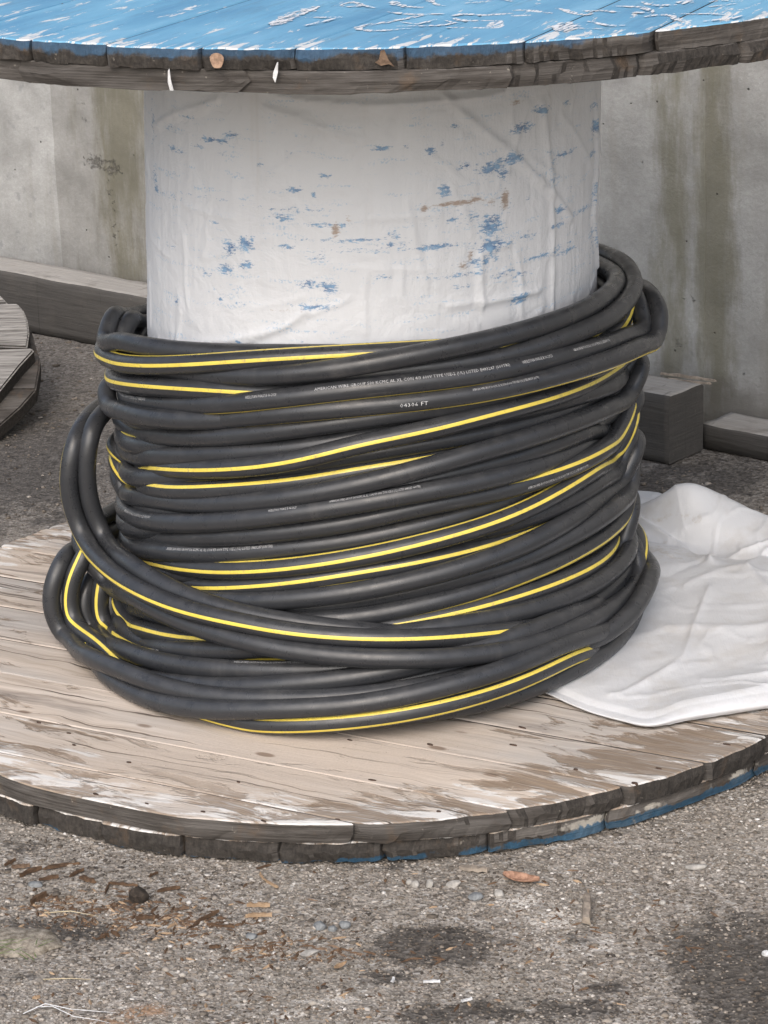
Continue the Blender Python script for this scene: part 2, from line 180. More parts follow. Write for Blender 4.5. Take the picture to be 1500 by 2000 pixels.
TURNS = [
 ('A', None, [(-205.9,0.3454,0.4606), (-196.6,0.35,0.4688), (-175.1,0.3529,0.4864), (-175,0.3566,0.4761), (-161,0.35,0.4915), (-146.9,0.3458,0.5007), (-138.2,0.3395,0.5033), (-123.2,0.329,0.5088), (-105.3,0.3201,0.512), (-82.5,0.3175,0.5084), (-57.4,0.3175,0.5068), (-29,0.3175,0.4961), (-6.5,0.3353,0.4849)]),
 ('A2', None, [(-198.5,0.3266,0.458), (-175.4,0.3339,0.4826), (-175.3,0.339,0.4711), (-150.4,0.3261,0.4837), (-124.2,0.3212,0.4943), (-93.9,0.3176,0.5018), (-70.6,0.3175,0.5082), (-40.9,0.3175,0.505)]),
 ('B', (8, 12, 82, 84), [(-175,0.3599,0.4553), (-165.7,0.352,0.4625), (-154.3,0.352,0.4738), (-143.5,0.349,0.4853), (-129.2,0.3436,0.4993), (-106.7,0.3368,0.5155), (-93.7,0.3351,0.5202), (-76.3,0.3338,0.5185), (-64.3,0.3312,0.5129), (-49.9,0.327,0.5072), (-18.8,0.32,0.4819)]),
 ('S1', None, [(-175.4,0.3352,0.4346), (-147.4,0.3256,0.4653), (-122.3,0.3402,0.4892), (-108.3,0.3483,0.5014), (-94.2,0.3527,0.5135), (-80.6,0.352,0.5236), (-69.4,0.3484,0.5275), (-51.7,0.3399,0.5306), (-36.3,0.3328,0.5304), (-20.6,0.3278,0.5295), (-6.4,0.3298,0.5282), (9,0.3278,0.5229)]),
 ('D', (14, 8), [(-175.2,0.3465,0.4214), (-160.8,0.34,0.4372), (-143.7,0.3389,0.4554), (-126.4,0.3372,0.4683), (-111.4,0.3358,0.4741), (-100.2,0.3352,0.4796), (-87.2,0.335,0.4837), (-71.6,0.3329,0.4866), (-51.4,0.3275,0.4778), (-6.2,0.3226,0.4581), (-6.5,0.3357,0.4744)]),
 ('S2', None, [(-152.8,0.3206,0.4455), (-116.6,0.3308,0.4769), (-99.1,0.3345,0.4892), (-87.2,0.335,0.4954), (-76.4,0.3357,0.4996), (-64.9,0.3372,0.5023), (-58.7,0.3383,0.5051), (-47.6,0.3405,0.51), (-30.2,0.3437,0.5124), (-17.9,0.345,0.5161), (-6.7,0.3483,0.5214), (3.8,0.345,0.5295), (18.3,0.3438,0.5269)]),
 ('RR3', (30, 34), [(-154.3,0.3175,0.4292), (-117.9,0.3175,0.4574), (-82.4,0.3177,0.4745), (-64.4,0.32,0.4829), (-50.7,0.3229,0.4861), (-32.3,0.3268,0.4827), (-17.6,0.329,0.4772), (-6.5,0.3349,0.4779), (-6.5,0.3398,0.492)]),
 ('S3', (-65, -60), [(-175.4,0.3341,0.3975), (-149.5,0.33,0.4232), (-122.1,0.3429,0.4531), (-108.3,0.3493,0.4691), (-94.2,0.3528,0.4818), (-80.6,0.353,0.4877), (-69.6,0.3528,0.4892), (-53.4,0.3525,0.4909), (-35.6,0.3522,0.4848), (-19.4,0.352,0.4741), (-6.9,0.3637,0.4699), (-6.8,0.3577,0.4867)]),
 ('F', None, [(-184.8,0.348,0.3989), (-175,0.3574,0.3997), (-175.1,0.3556,0.3895), (-163.1,0.348,0.3962), (-147.5,0.3463,0.4097), (-129.8,0.3416,0.4245), (-119.3,0.3389,0.434), (-109.1,0.3367,0.4423), (-93.7,0.3351,0.4512), (-71.6,0.3329,0.4603), (-42.3,0.3249,0.4574), (-6.5,0.3404,0.4357)]),
 ('S4', (-95, -40), [(-175.4,0.3367,0.3748), (-125,0.3387,0.4285), (-115.5,0.3445,0.4418), (-99.7,0.3516,0.457), (-80.6,0.3538,0.4633), (-69.8,0.3566,0.4656), (-54.7,0.3633,0.4703), (-40.2,0.3711,0.4721), (-22.7,0.375,0.4664), (-7.3,0.3837,0.4612), (-7.3,0.3869,0.4844), (-1.5,0.375,0.4967), (13.9,0.375,0.4878)]),
 ('G', None, [(-175.3,0.3393,0.355), (-168.3,0.3264,0.3534), (-146.7,0.3299,0.382), (-126.8,0.3357,0.4075), (-106.5,0.3412,0.4339), (-94.3,0.3429,0.4458), (-83.1,0.3425,0.4516), (-66,0.3379,0.4516), (-38.7,0.3266,0.4461), (-6.4,0.3338,0.4286)]),
 ('J', (80, 68), [(-175.4,0.3376,0.3389), (-132.2,0.3213,0.3825), (-109.9,0.324,0.4078), (-94.5,0.3249,0.4207), (-81.3,0.3248,0.4293), (-67.2,0.3238,0.4346), (-48.5,0.3216,0.4345), (-15.6,0.3186,0.4146), (-6.6,0.3408,0.4216)]),
 ('H', None, [(-175.3,0.3388,0.3188), (-167.7,0.3263,0.3223), (-148.3,0.3279,0.3511), (-124.6,0.3316,0.3812), (-104.7,0.3343,0.4025), (-91.5,0.335,0.418), (-77.2,0.334,0.4263), (-58.6,0.3297,0.4278), (-37.7,0.3237,0.424), (-6.5,0.3359,0.4073)]),
 ('K', (8, 14), [(-175.4,0.337,0.3099), (-175.6,0.3233,0.3014), (-148.7,0.327,0.3364), (-132.3,0.3329,0.3574), (-124.1,0.3363,0.3675), (-113.5,0.3404,0.3805), (-104.3,0.3432,0.3941), (-94.3,0.3448,0.4109), (-80.2,0.344,0.4243), (-64.8,0.339,0.4343), (-48.3,0.3314,0.4341), (-23.5,0.3224,0.4235), (-6.5,0.3407,0.4251)]),
 ('N', None, [(-175.4,0.3354,0.2916), (-131.4,0.3265,0.3451), (-109.4,0.3327,0.3726), (-94.4,0.3349,0.392), (-79.8,0.3345,0.4042), (-69,0.3331,0.4075), (-50.8,0.3293,0.4079), (-33.6,0.3257,0.4066), (-6.3,0.3282,0.3894), (-6.6,0.3426,0.411)]),
 ('M', (38, 30, 95, 92), [(-175.4,0.3384,0.281), (-175.5,0.3283,0.269), (-154.3,0.3278,0.2966), (-142.9,0.3299,0.3103), (-124.4,0.3341,0.3347), (-104.5,0.338,0.3584), (-94.4,0.3389,0.3707), (-82.8,0.3386,0.3785), (-69.2,0.3358,0.3831), (-49.5,0.3291,0.3833), (-22.1,0.3213,0.3758), (-6.6,0.3424,0.3754)]),
 ('P', None, [(-175.4,0.3327,0.2585), (-153.5,0.3228,0.2842), (-132.8,0.3315,0.3093), (-108.8,0.3431,0.3414), (-94.3,0.3468,0.3606), (-80.2,0.3462,0.3768), (-64.9,0.3424,0.3882), (-59.8,0.3406,0.3895), (-42.6,0.3344,0.3904), (-22.5,0.329,0.382), (-6.6,0.3436,0.3804), (-6.7,0.3525,0.4005)]),
 ('Q', (-25, -150), [(-175.3,0.3387,0.2679), (-175.5,0.3308,0.2539), (-159.9,0.3247,0.2693), (-144,0.3261,0.284), (-131.4,0.3276,0.2952), (-114.5,0.3296,0.31), (-93.7,0.331,0.3374), (-79.6,0.3306,0.3524), (-63.6,0.3288,0.3618), (-50.1,0.3266,0.3659), (-35.1,0.3242,0.3653), (-6.4,0.3298,0.3414), (-6.7,0.3469,0.3647)]),
 ('R', None, [(-175.4,0.3376,0.2296), (-165.4,0.3306,0.239), (-144.6,0.3348,0.2685), (-123.6,0.3418,0.2983), (-108.6,0.3465,0.319), (-94.2,0.3489,0.3353), (-80.2,0.3478,0.346), (-69.7,0.3443,0.3478), (-63.1,0.3413,0.3484), (-50.3,0.3346,0.348), (-36,0.3277,0.3484), (-6.4,0.3302,0.3285), (-6.6,0.3467,0.3504)]),
 ('T', None, [(-175.4,0.3366,0.2148), (-133.3,0.3175,0.2682), (-105.6,0.3175,0.305), (-89.2,0.3175,0.3287), (-75.9,0.3175,0.3495), (-62.4,0.3175,0.3583), (-48.5,0.3175,0.3619), (-38.3,0.3175,0.3607), (-23.5,0.3175,0.3532), (-6.5,0.3378,0.3502)]),
 ('S', (170, 15, -150, -45), [(-175.4,0.3361,0.2088), (-154.5,0.3217,0.2347), (-133.5,0.3286,0.2641), (-109.1,0.3379,0.2923), (-94.3,0.3408,0.3085), (-79.9,0.3408,0.3243), (-69.3,0.3401,0.3302), (-59.4,0.3392,0.3335), (-42.9,0.3374,0.338), (-28.6,0.3361,0.3368), (-11.7,0.3352,0.332), (-6.6,0.346,0.3518)]),
 ('W', None, [(-175.4,0.3338,0.1886), (-169.4,0.3282,0.1902), (-151.6,0.3293,0.2152), (-137.9,0.3307,0.2326), (-124.9,0.3324,0.2481), (-109.4,0.3341,0.2671), (-94.4,0.3349,0.2809), (-82.6,0.3347,0.2908), (-71.1,0.3329,0.2986), (-58.1,0.3297,0.3058), (-41.2,0.3249,0.3124), (-12.9,0.32,0.2964), (-6.6,0.3459,0.3144)]),
 ('X', (-4, 30, 72, 95), [(-175.5,0.3294,0.1681), (-154.9,0.3217,0.1952), (-138.9,0.3267,0.2111), (-125,0.3321,0.2236), (-109.2,0.3379,0.2405), (-94.3,0.3408,0.2586), (-79.8,0.3405,0.2749), (-64.2,0.3381,0.2886), (-58.9,0.337,0.2931), (-46.7,0.3343,0.3039), (-31.9,0.3313,0.3089), (-6.5,0.3348,0.2939), (-6.7,0.3484,0.3217)]),
 ('Y', None, [(-175.5,0.3283,0.1546), (-132.2,0.3255,0.2054), (-104.9,0.3318,0.2386), (-88.1,0.333,0.2593), (-73.4,0.3328,0.2719), (-63.6,0.3326,0.2741), (-50.5,0.3321,0.2793), (-38.6,0.3317,0.2853), (-24.1,0.3313,0.2883), (-6.5,0.34,0.2831), (-6.7,0.3482,0.3072)]),
 ('Z', (5, 28, -55, -38), [(-175.5,0.3272,0.1433), (-155.3,0.3213,0.1713), (-137.2,0.3266,0.1923), (-121.3,0.3323,0.2119), (-109.3,0.3361,0.2268), (-94.3,0.3388,0.2436), (-79.7,0.3382,0.2524), (-64.1,0.3344,0.2574), (-50,0.3296,0.2607), (-31.3,0.3237,0.2612), (-6.4,0.3328,0.2487), (-6.7,0.3511,0.2819)]),
 ('AA', None, [(-175.6,0.322,0.124), (-130.7,0.3347,0.1853), (-108.7,0.3465,0.2068), (-99.8,0.3497,0.2154), (-94.2,0.3507,0.2207), (-80.1,0.3502,0.2343), (-69.7,0.3479,0.2427), (-55.8,0.3432,0.2516), (-42.5,0.3384,0.258), (-26.5,0.3338,0.261), (-6.6,0.343,0.2562), (-6.7,0.3525,0.282)]),
 ('AC', None, [(-175.6,0.321,0.1051), (-132.2,0.3265,0.1598), (-109.6,0.3327,0.1799), (-97.2,0.3346,0.1922), (-82.5,0.3353,0.2065), (-68.8,0.3372,0.2193), (-59,0.3396,0.2272), (-47.9,0.3427,0.2397), (-35.9,0.3462,0.248), (-23.5,0.3491,0.2533), (-6.7,0.3521,0.2528), (-6.8,0.3567,0.2821), (1.8,0.35,0.2878)]),
 ('AB', (-120, -8), [(-175.7,0.3194,0.0861), (-123.9,0.3314,0.1497), (-103.2,0.3376,0.1724), (-91.3,0.339,0.1802), (-79.6,0.3389,0.1903), (-63.9,0.3381,0.2011), (-58.6,0.3378,0.2048), (-46.6,0.3369,0.2084), (-36.4,0.3362,0.2092), (-19.9,0.3355,0.2035), (-6.7,0.3481,0.2088), (-6.7,0.3525,0.2419)]),
 ('AD', None, [(-156.8,0.3199,0.1012), (-117.5,0.3278,0.1423), (-99.2,0.3306,0.1545), (-82.3,0.3309,0.162), (-62.9,0.3297,0.1696), (-49.3,0.3284,0.1727), (-33.2,0.3269,0.1747), (-6.4,0.3289,0.1557), (-6.7,0.3487,0.1904)]),
 ('AE', None, [(-156.7,0.3203,0.094), (-111,0.3307,0.1352), (-86.9,0.333,0.1469), (-73.1,0.3325,0.1512), (-63.1,0.3319,0.153), (-53.7,0.3311,0.1597), (-39.8,0.33,0.1637), (-22.4,0.3289,0.1593), (-6.6,0.3441,0.1606), (-6.7,0.3526,0.1979)]),
 ('AF', (0, 26, -70, -40), [(-156.4,0.321,0.0873), (-104.8,0.3355,0.1329), (-82.5,0.3369,0.1394), (-71,0.3366,0.143), (-58.9,0.3361,0.1446), (-50.4,0.3357,0.1481), (-35.5,0.3349,0.1531), (-21.3,0.3344,0.1525), (-6.6,0.3415,0.1546), (-6.7,0.35,0.1941), (-6.7,0.3491,0.2198)]),
 ('AG', (0, 42, -90, -12), [(-151.5,0.3175,0.0883), (-105.7,0.3175,0.1186), (-69.5,0.318,0.1197), (-52.7,0.3191,0.1146), (-36.8,0.3202,0.111), (-20.9,0.321,0.1074), (-6.4,0.3339,0.1096), (-6.6,0.3467,0.1459), (-6.7,0.3478,0.1756)]),
 ('AH', (100, 100), [(-146.2,0.3175,0.09), (-93.7,0.3175,0.1145), (-56,0.3207,0.1042), (-37,0.3239,0.0926), (-19.1,0.3261,0.0855), (-6.6,0.3416,0.0896), (-6.7,0.3524,0.1237), (-6.7,0.3513,0.1535)]),
 ('O1', (-4, 38), [(-206.7,0.385,0.3434), (-198.4,0.385,0.344), (-183,0.385,0.3528), (-174.3,0.4011,0.3381), (-174.1,0.4121,0.2923), (-174.2,0.4102,0.2448), (-174.4,0.3968,0.2065), (-158.9,0.385,0.196), (-143.9,0.3851,0.1922), (-130.2,0.3861,0.1866), (-115.9,0.3871,0.1825), (-106.6,0.3876,0.1771), (-96.3,0.3879,0.1721), (-86.3,0.3877,0.1669), (-73.7,0.3817,0.1575), (-62,0.3718,0.1462), (-50.2,0.3606,0.1346), (-32.3,0.3464,0.1163), (-6.7,0.3485,0.0937), (-6.9,0.3612,0.1315)]),
 ('O2', None, [(-198.2,0.365,0.349), (-185.7,0.365,0.3575), (-174.6,0.3821,0.3505), (-174.5,0.3908,0.29), (-174.6,0.386,0.2421), (-174.8,0.3711,0.2036), (-152.1,0.365,0.2073), (-139.8,0.3644,0.2001), (-127.9,0.3635,0.1922), (-117.9,0.3629,0.1852), (-107.9,0.3624,0.1801), (-97.4,0.3621,0.1737), (-83.1,0.3613,0.1615), (-59.9,0.3507,0.1449), (-30.8,0.3343,0.1222), (-6.7,0.3507,0.1311)]),
 ('O3', None, [(-174.4,0.3942,0.1767), (-174.9,0.3674,0.1364), (-153.7,0.362,0.159), (-138.7,0.3706,0.1647), (-127.1,0.3801,0.1637), (-116.9,0.3889,0.1616), (-108.2,0.3954,0.1574), (-100.4,0.3997,0.1538), (-93.1,0.4018,0.15), (-86.4,0.4017,0.1465), (-77.3,0.3985,0.1411), (-68.1,0.3923,0.1356), (-58.5,0.3842,0.1301), (-48.6,0.3756,0.1278), (-35.8,0.3659,0.1221), (-19.7,0.358,0.1123), (-7,0.3659,0.1168), (-6.9,0.3608,0.1427), (15.1,0.3607,0.1219)]),
 ('RO', None, [(-175.3,0.3444,0.0737), (-130.5,0.3377,0.098), (-109,0.343,0.1061), (-87,0.3451,0.1072), (-73.9,0.3489,0.107), (-65,0.3544,0.1047), (-55.8,0.3624,0.1016), (-47.7,0.3708,0.1015), (-37.7,0.382,0.1057), (-27.4,0.388,0.1152), (-15.7,0.388,0.127), (6.5,0.388,0.107), (16.4,0.388,0.1078)]),
 ('B1', None, [(-188.9,0.412,0.1507), (-173.9,0.4274,0.1629), (-173.6,0.4418,0.1305), (-173.6,0.4417,0.0931), (-173.9,0.4259,0.0609), (-155.8,0.412,0.075), (-139.7,0.412,0.0832), (-130.4,0.4128,0.0821), (-121.1,0.4136,0.0849), (-111.2,0.4143,0.0926), (-93,0.415,0.1041), (-74.8,0.4067,0.1135), (-52.7,0.3788,0.1102), (-29.9,0.3548,0.1017)]),
 ('B12', (55, 60), [(-194.4,0.388,0.1548), (-174.5,0.3892,0.1798), (-174.2,0.4082,0.1523), (-174,0.4177,0.12), (-174.1,0.414,0.082), (-160,0.384,0.074), (-145,0.378,0.066), (-110,0.37,0.066), (-60,0.355,0.066), (-20,0.34,0.066)]),
 ('B2', None, [(-215,0.37,0.068), (-190,0.398,0.068), (-172,0.408,0.068), (-173.8,0.4299,0.0448), (-174.2,0.4098,0.0118), (-151.9,0.405,0.0428), (-136.6,0.4081,0.0609), (-124.8,0.4161,0.0709), (-117.3,0.4213,0.0784), (-106.8,0.4275,0.0899), (-92.9,0.4319,0.1001), (-84.4,0.4305,0.1084), (-75.5,0.4223,0.1154), (-65,0.407,0.1198), (-55.7,0.3921,0.1229), (-22,0.365,0.092), (-2,0.345,0.09)]),
 ('B3', (60, 35, -28, -35), [(-205,0.35,0.068), (-185,0.362,0.068), (-168,0.375,0.068), (-164.6,0.395,0.0225), (-146.7,0.395,0.0398), (-134.5,0.4023,0.0509), (-123.8,0.4118,0.0588), (-115.8,0.419,0.0638), (-109.4,0.4241,0.0681), (-101.4,0.4291,0.0744), (-92.9,0.4318,0.0809), (-84.4,0.4307,0.0866), (-68.8,0.4152,0.0942), (-57.6,0.399,0.099), (-50.8,0.3892,0.0997), (-27,0.354,0.066), (-14,0.334,0.066), (2,0.32,0.066)]),
 ('B4', None, [(-200,0.335,0.068), (-160,0.345,0.068), (-130,0.37,0.068), (-117.3,0.3991,0.0585), (-102,0.4114,0.0702), (-87.7,0.4149,0.0749), (-74.8,0.4087,0.0763), (-67.9,0.4026,0.0759), (-60.1,0.3946,0.0767), (-50.6,0.3844,0.079), (-36.9,0.3715,0.0787), (-19.9,0.362,0.069), (-7,0.3668,0.0718), (4.3,0.362,0.0759)]),
 ('B5', (-10, -16, 78, 78), [(-190,0.335,0.072), (-165,0.338,0.075), (-142.1,0.3657,0.0739), (-125.3,0.3764,0.0841), (-111.6,0.3852,0.0959), (-100.7,0.3902,0.1025), (-93.1,0.3918,0.1083), (-81.1,0.3897,0.1174), (-67,0.3784,0.1232), (-56.5,0.367,0.123), (-42.1,0.3521,0.1191), (-6.5,0.3382,0.0858)]),
 ('B6', None, [(-190,0.35,0.068), (-168,0.362,0.07), (-153.6,0.365,0.0594), (-139.1,0.3715,0.0724), (-127.6,0.3786,0.0817), (-114.2,0.387,0.0973), (-106.5,0.391,0.1077), (-93.7,0.3948,0.122), (-83.8,0.3938,0.1331), (-73.9,0.3873,0.1405), (-53.7,0.3652,0.1397), (-23.4,0.3391,0.1223)]),
 ('B7', None, [(-178.5,0.375,0.1346), (-174.4,0.3953,0.1187), (-174.3,0.4016,0.094), (-174.5,0.3871,0.0636), (-154.6,0.375,0.082), (-137.8,0.3772,0.0963), (-124.8,0.3801,0.1079), (-116.4,0.382,0.115), (-106.8,0.3837,0.1212), (-97,0.3848,0.127), (-83.6,0.3839,0.136), (-66.6,0.3718,0.1398), (-40.9,0.3464,0.1298)]),
 ('B8', (62, 66, -15, 0), [(-188.4,0.355,0.1356), (-174.8,0.3687,0.1403), (-174.7,0.3795,0.1041), (-174.8,0.3714,0.0692), (-162.8,0.355,0.0699), (-144.7,0.3545,0.0862), (-121.5,0.3531,0.1084), (-93.4,0.352,0.1255), (-65.7,0.3466,0.1406), (-29.9,0.3318,0.1274)]),
 ('B9b', None, [(-175,0.3617,0.1133), (-174.8,0.3688,0.084), (-175.2,0.345,0.0495), (-152.7,0.3444,0.0861), (-138.7,0.3495,0.1053), (-128,0.3543,0.121), (-118.4,0.3587,0.136), (-103.6,0.3641,0.1549), (-83.2,0.3652,0.1664), (-60.2,0.3526,0.1633)]),
 ('B9', (28, 20), [(-187.8,0.3353,0.099), (-175.2,0.345,0.1077), (-175.2,0.3468,0.0913), (-169.5,0.335,0.081), (-150.4,0.3367,0.1033), (-141.2,0.3381,0.1139), (-125.5,0.341,0.1336), (-104.4,0.3442,0.1573), (-82.7,0.3446,0.1722), (-50.9,0.3351,0.1798)]),
 ('B10', (40, 20), [(-175.5,0.3271,0.147), (-175.3,0.3428,0.1352), (-175.4,0.3329,0.1101), (-153.8,0.3259,0.1262), (-132.1,0.3276,0.1369), (-111.1,0.3293,0.1556), (-82.3,0.3299,0.1769), (-49.6,0.3266,0.1896)]),
]
# ------------------------------------------------------------------ helpers
def hash2(ix, iy, s):
    h = (ix.astype(np.int64)*374761393 + iy.astype(np.int64)*668265263 + s*1442695041) & 0xffffffff
    h = ((h ^ (h >> 13))*1274126177) & 0xffffffff
    return ((h ^ (h >> 16)) & 0xffff)/65535.0

def vnoise(x, y, s=0):
    x = np.asarray(x, float); y = np.asarray(y, float)
    ix, iy = np.floor(x), np.floor(y)
    fx, fy = x-ix, y-iy
    fx, fy = fx*fx*(3-2*fx), fy*fy*(3-2*fy)
    a, b = hash2(ix, iy, s), hash2(ix+1, iy, s)
    c, d = hash2(ix, iy+1, s), hash2(ix+1, iy+1, s)
    return (a*(1-fx)+b*fx)*(1-fy)+(c*(1-fx)+d*fx)*fy-0.5

def fbm(x, y, s=0, o=4):
    r, a = 0, 1
    for k in range(o):
        r = r+a*vnoise(x*2**k, y*2**k, s+k); a *= .5
    return r

def put(name, mesh, parent=None, mats=(), smooth=False):
    for m in mats:
        mesh.materials.append(m)
    if smooth:
        mesh.polygons.foreach_set('use_smooth', [True]*len(mesh.polygons))
    o = bpy.data.objects.new(name, mesh)
    COL.objects.link(o)
    o.parent = parent
    return o

def empty(name, loc=(0, 0, 0)):
    o = bpy.data.objects.new(name, None)
    o.empty_display_size = .05
    COL.objects.link(o)
    o.location = loc
    return o

def tag(o, label=None, cat=None, group=None, kind=None):
    for k, v in (('label', label), ('category', cat), ('group', group), ('kind', kind)):
        if v:
            o[k] = v
    return o

def pydata(name, v, f):
    m = bpy.data.meshes.new(name)
    m.from_pydata([tuple(map(float, p)) for p in v], [], [tuple(map(int, q)) for q in f])
    m.update()
    return m

def gridmesh(name, X, Y, Z, attrs=None, uv=None, wrap=False):
    nr, nc = X.shape
    v = np.stack([X, Y, Z], -1).reshape(-1, 3)
    i = np.arange(nr-1)[:, None]; j = np.arange(nc if wrap else nc-1)[None, :]
    jn = (j+1) % nc
    f = np.stack([i*nc+j, i*nc+jn, (i+1)*nc+jn, (i+1)*nc+j], -1).reshape(-1, 4)
    m = bpy.data.meshes.new(name)
    m.vertices.add(len(v)); m.vertices.foreach_set('co', v.ravel())
    m.loops.add(f.size); m.loops.foreach_set('vertex_index', f.ravel().astype(np.int32))
    m.polygons.add(len(f)); m.polygons.foreach_set('loop_start', np.arange(0, f.size, 4, dtype=np.int32))
    m.update(calc_edges=True)
    for k, a in (attrs or {}).items():
        at = m.attributes.new(k, 'FLOAT', 'POINT')
        at.data.foreach_set('value', np.ascontiguousarray(a, dtype=np.float32).ravel())
    if uv is not None:
        U = m.uv_layers.new(name='uv')
        U.data.foreach_set('uv', np.stack(uv, -1).reshape(-1, 2)[f.ravel()].astype(np.float32).ravel())
    m.polygons.foreach_set('use_smooth', [True]*len(m.polygons))
    return m

class G:
    """small node-graph writer"""
    def __init__(s, name):
        s.m = bpy.data.materials.new(name); s.m.use_nodes = True
        s.t = s.m.node_tree; s.b = s.t.nodes['Principled BSDF']
        s.b.inputs['Specular IOR Level'].default_value = .3
    def n(s, ty, **kw):
        n = s.t.nodes.new('ShaderNode'+ty)
        for k, v in kw.items():
            setattr(n, k, v)
        return n
    def put(s, sock, v):
        if hasattr(v, 'is_output'):
            s.t.links.new(v, sock)
        elif isinstance(v, (tuple, list)) and len(v) == 3 and sock.type == 'RGBA':
            sock.default_value = (*v, 1)
        else:
            sock.default_value = v
    def coord(s, which='Object'):
        return s.n('TexCoord').outputs[which]
    def uv(s, name):
        return s.n('UVMap', uv_map=name).outputs[0]
    def at(s, name):
        return s.n('Attribute', attribute_name=name).outputs['Fac']
    def rand(s):
        return s.n('ObjectInfo').outputs['Random']
    def sc(s, v, k, off=None):
        n = s.n('Mapping'); s.put(n.inputs[0], v); n.inputs['Scale'].default_value = k
        if off is not None:
            s.put(n.inputs['Location'], off)
        return n.outputs[0]
    def noise(s, v, k=1, d=4, r=.55, dist=0):
        n = s.n('TexNoise'); s.put(n.inputs['Vector'], v); n.inputs['Scale'].default_value = k
        n.inputs['Detail'].default_value = d; n.inputs['Roughness'].default_value = r; n.inputs['Distortion'].default_value = dist
        return n.outputs['Fac']
    def voro(s, v, k=1, f='F1', out='Distance', rnd=1):
        n = s.n('TexVoronoi', feature=f); s.put(n.inputs['Vector'], v); n.inputs['Scale'].default_value = k
        n.inputs['Randomness'].default_value = rnd
        return n.outputs[out]
    def ma(s, op, a, b=0, clamp=False):
        n = s.n('Math', operation=op, use_clamp=clamp); s.put(n.inputs[0], a); s.put(n.inputs[1], b)
        return n.outputs[0]
    def st(s, v, lo, hi, a=0., b=1.):
        n = s.n('MapRange', interpolation_type='SMOOTHSTEP')
        s.put(n.inputs[0], v); s.put(n.inputs[1], lo); s.put(n.inputs[2], hi); s.put(n.inputs[3], a); s.put(n.inputs[4], b)
        return n.outputs[0]
    def mix(s, f, a, b, mode='MIX'):
        n = s.n('Mix', data_type='RGBA', blend_type=mode)
        s.put(n.inputs[0], f); s.put(n.inputs[6], a); s.put(n.inputs[7], b)
        return n.outputs[2]
    def ramp(s, f, stops):
        n = s.n('ValToRGB'); s.put(n.inputs[0], f)
        e = n.color_ramp.elements
        while len(e) < len(stops):
            e.new(.5)
        for q, (p, c) in zip(e, stops):
            q.position = p; q.color = (*c, 1)
        return n.outputs[0]
    def sep(s, v):
        n = s.n('SeparateXYZ'); s.put(n.inputs[0], v); return n.outputs
    def comb(s, x, y, z=0.):
        n = s.n('CombineXYZ'); s.put(n.inputs[0], x); s.put(n.inputs[1], y); s.put(n.inputs[2], z); return n.outputs[0]
    def bump(s, h, dist=.001, k=1., prev=None):
        n = s.n('Bump'); s.put(n.inputs['Height'], h); n.inputs['Distance'].default_value = dist; n.inputs['Strength'].default_value = k
        if prev is not None:
            s.put(n.inputs['Normal'], prev)
        return n.outputs[0]
    def out(s, col, rough=.7, nrm=None, **kw):
        s.put(s.b.inputs['Base Color'], col); s.put(s.b.inputs['Roughness'], rough)
        if nrm is not None:
            s.put(s.b.inputs['Normal'], nrm)
        for k, v in kw.items():
            s.put(s.b.inputs[k.replace('_', ' ')], v)
        return s.m

# ------------------------------------------------------------------ materials
def mat_ground():
    g = G('ground')
    p = g.coord('Object')
    v1 = g.voro(p, 190, out='Color'); d1 = g.voro(p, 190)
    v2 = g.voro(p, 420, out='Color')
    s1 = g.sep(v1)[0]; s2 = g.sep(v2)[1]
    n = g.noise(p, 6, 6, .6); n2 = g.noise(p, 30, 5, .65)
    col = g.ramp(s1, [(0, (.075, .064, .053)), (.35, (.205, .179, .150)), (.7, (.34, .302, .26)), (.93, (.42, .39, .35)), (1, (.58, .56, .53))])
    col = g.mix(.42, col, g.ramp(s2, [(0, (.06, .052, .045)), (.6, (.21, .187, .165)), (1, (.46, .43, .39))]))
    col = g.mix(g.st(n, .40, .66, 0, .42), col, (.25, .225, .19))
    col = g.mix(g.st(n2, .55, .75, 0, .35), col, (.07, .06, .052))
    damp = g.at('damp'); rust = g.at('rust'); chalk = g.at('chalk')  # damp also holds the painted shade below the left flange
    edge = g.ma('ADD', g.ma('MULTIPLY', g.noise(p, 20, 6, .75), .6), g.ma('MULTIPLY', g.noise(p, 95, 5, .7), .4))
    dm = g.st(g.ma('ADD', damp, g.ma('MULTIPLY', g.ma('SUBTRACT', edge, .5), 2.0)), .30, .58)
    ch = g.st(g.ma('ADD', chalk, g.ma('MULTIPLY', g.ma('SUBTRACT', g.noise(p, 55, 6, .75), .5), 1.9)), .38, .75)
    ru = g.st(g.ma('ADD', rust, g.ma('MULTIPLY', g.ma('SUBTRACT', edge, .5), 2.0)), .3, .9)
    col = g.mix(g.ma('MULTIPLY', ch, .8), col, g.mix(s2, (.36, .33, .30), (.66, .62, .57)))
    col = g.mix(g.ma('MULTIPLY', ru, .55), col, (.33, .17, .07))
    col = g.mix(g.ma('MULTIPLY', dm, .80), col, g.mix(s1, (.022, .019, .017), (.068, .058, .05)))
    far = g.sep(p)[1]
    col = g.mix(g.st(far, .35, .9, 0, .62), col, g.mix(s1, (.045, .040, .037), (.15, .138, .128)))     # darker ground behind the reel, with some shade put into its colour
    b = g.bump(d1, .0022, .9); b = g.bump(n2, .004, .6, b)
    b = g.bump(g.noise(p, 300, 4, .7), .0012, .7, b)
    return g.out(col, g.st(dm, 0, 1, .9, .62), b)

def mat_stone():
    g = G('stone')
    c = g.at('tone')
    p = g.coord('Object')
    col = g.ramp(c, [(0, (.05, .042, .036)), (.3, (.165, .143, .12)), (.55, (.27, .238, .205)), (.8, (.41, .375, .335)), (1, (.62, .60, .575))])
    col = g.mix(g.st(g.noise(p, 120, 4), .4, .7, 0, .4), col, (.24, .19, .14))
    return g.out(col, .85, g.bump(g.noise(p, 700, 3), .0006, .7))

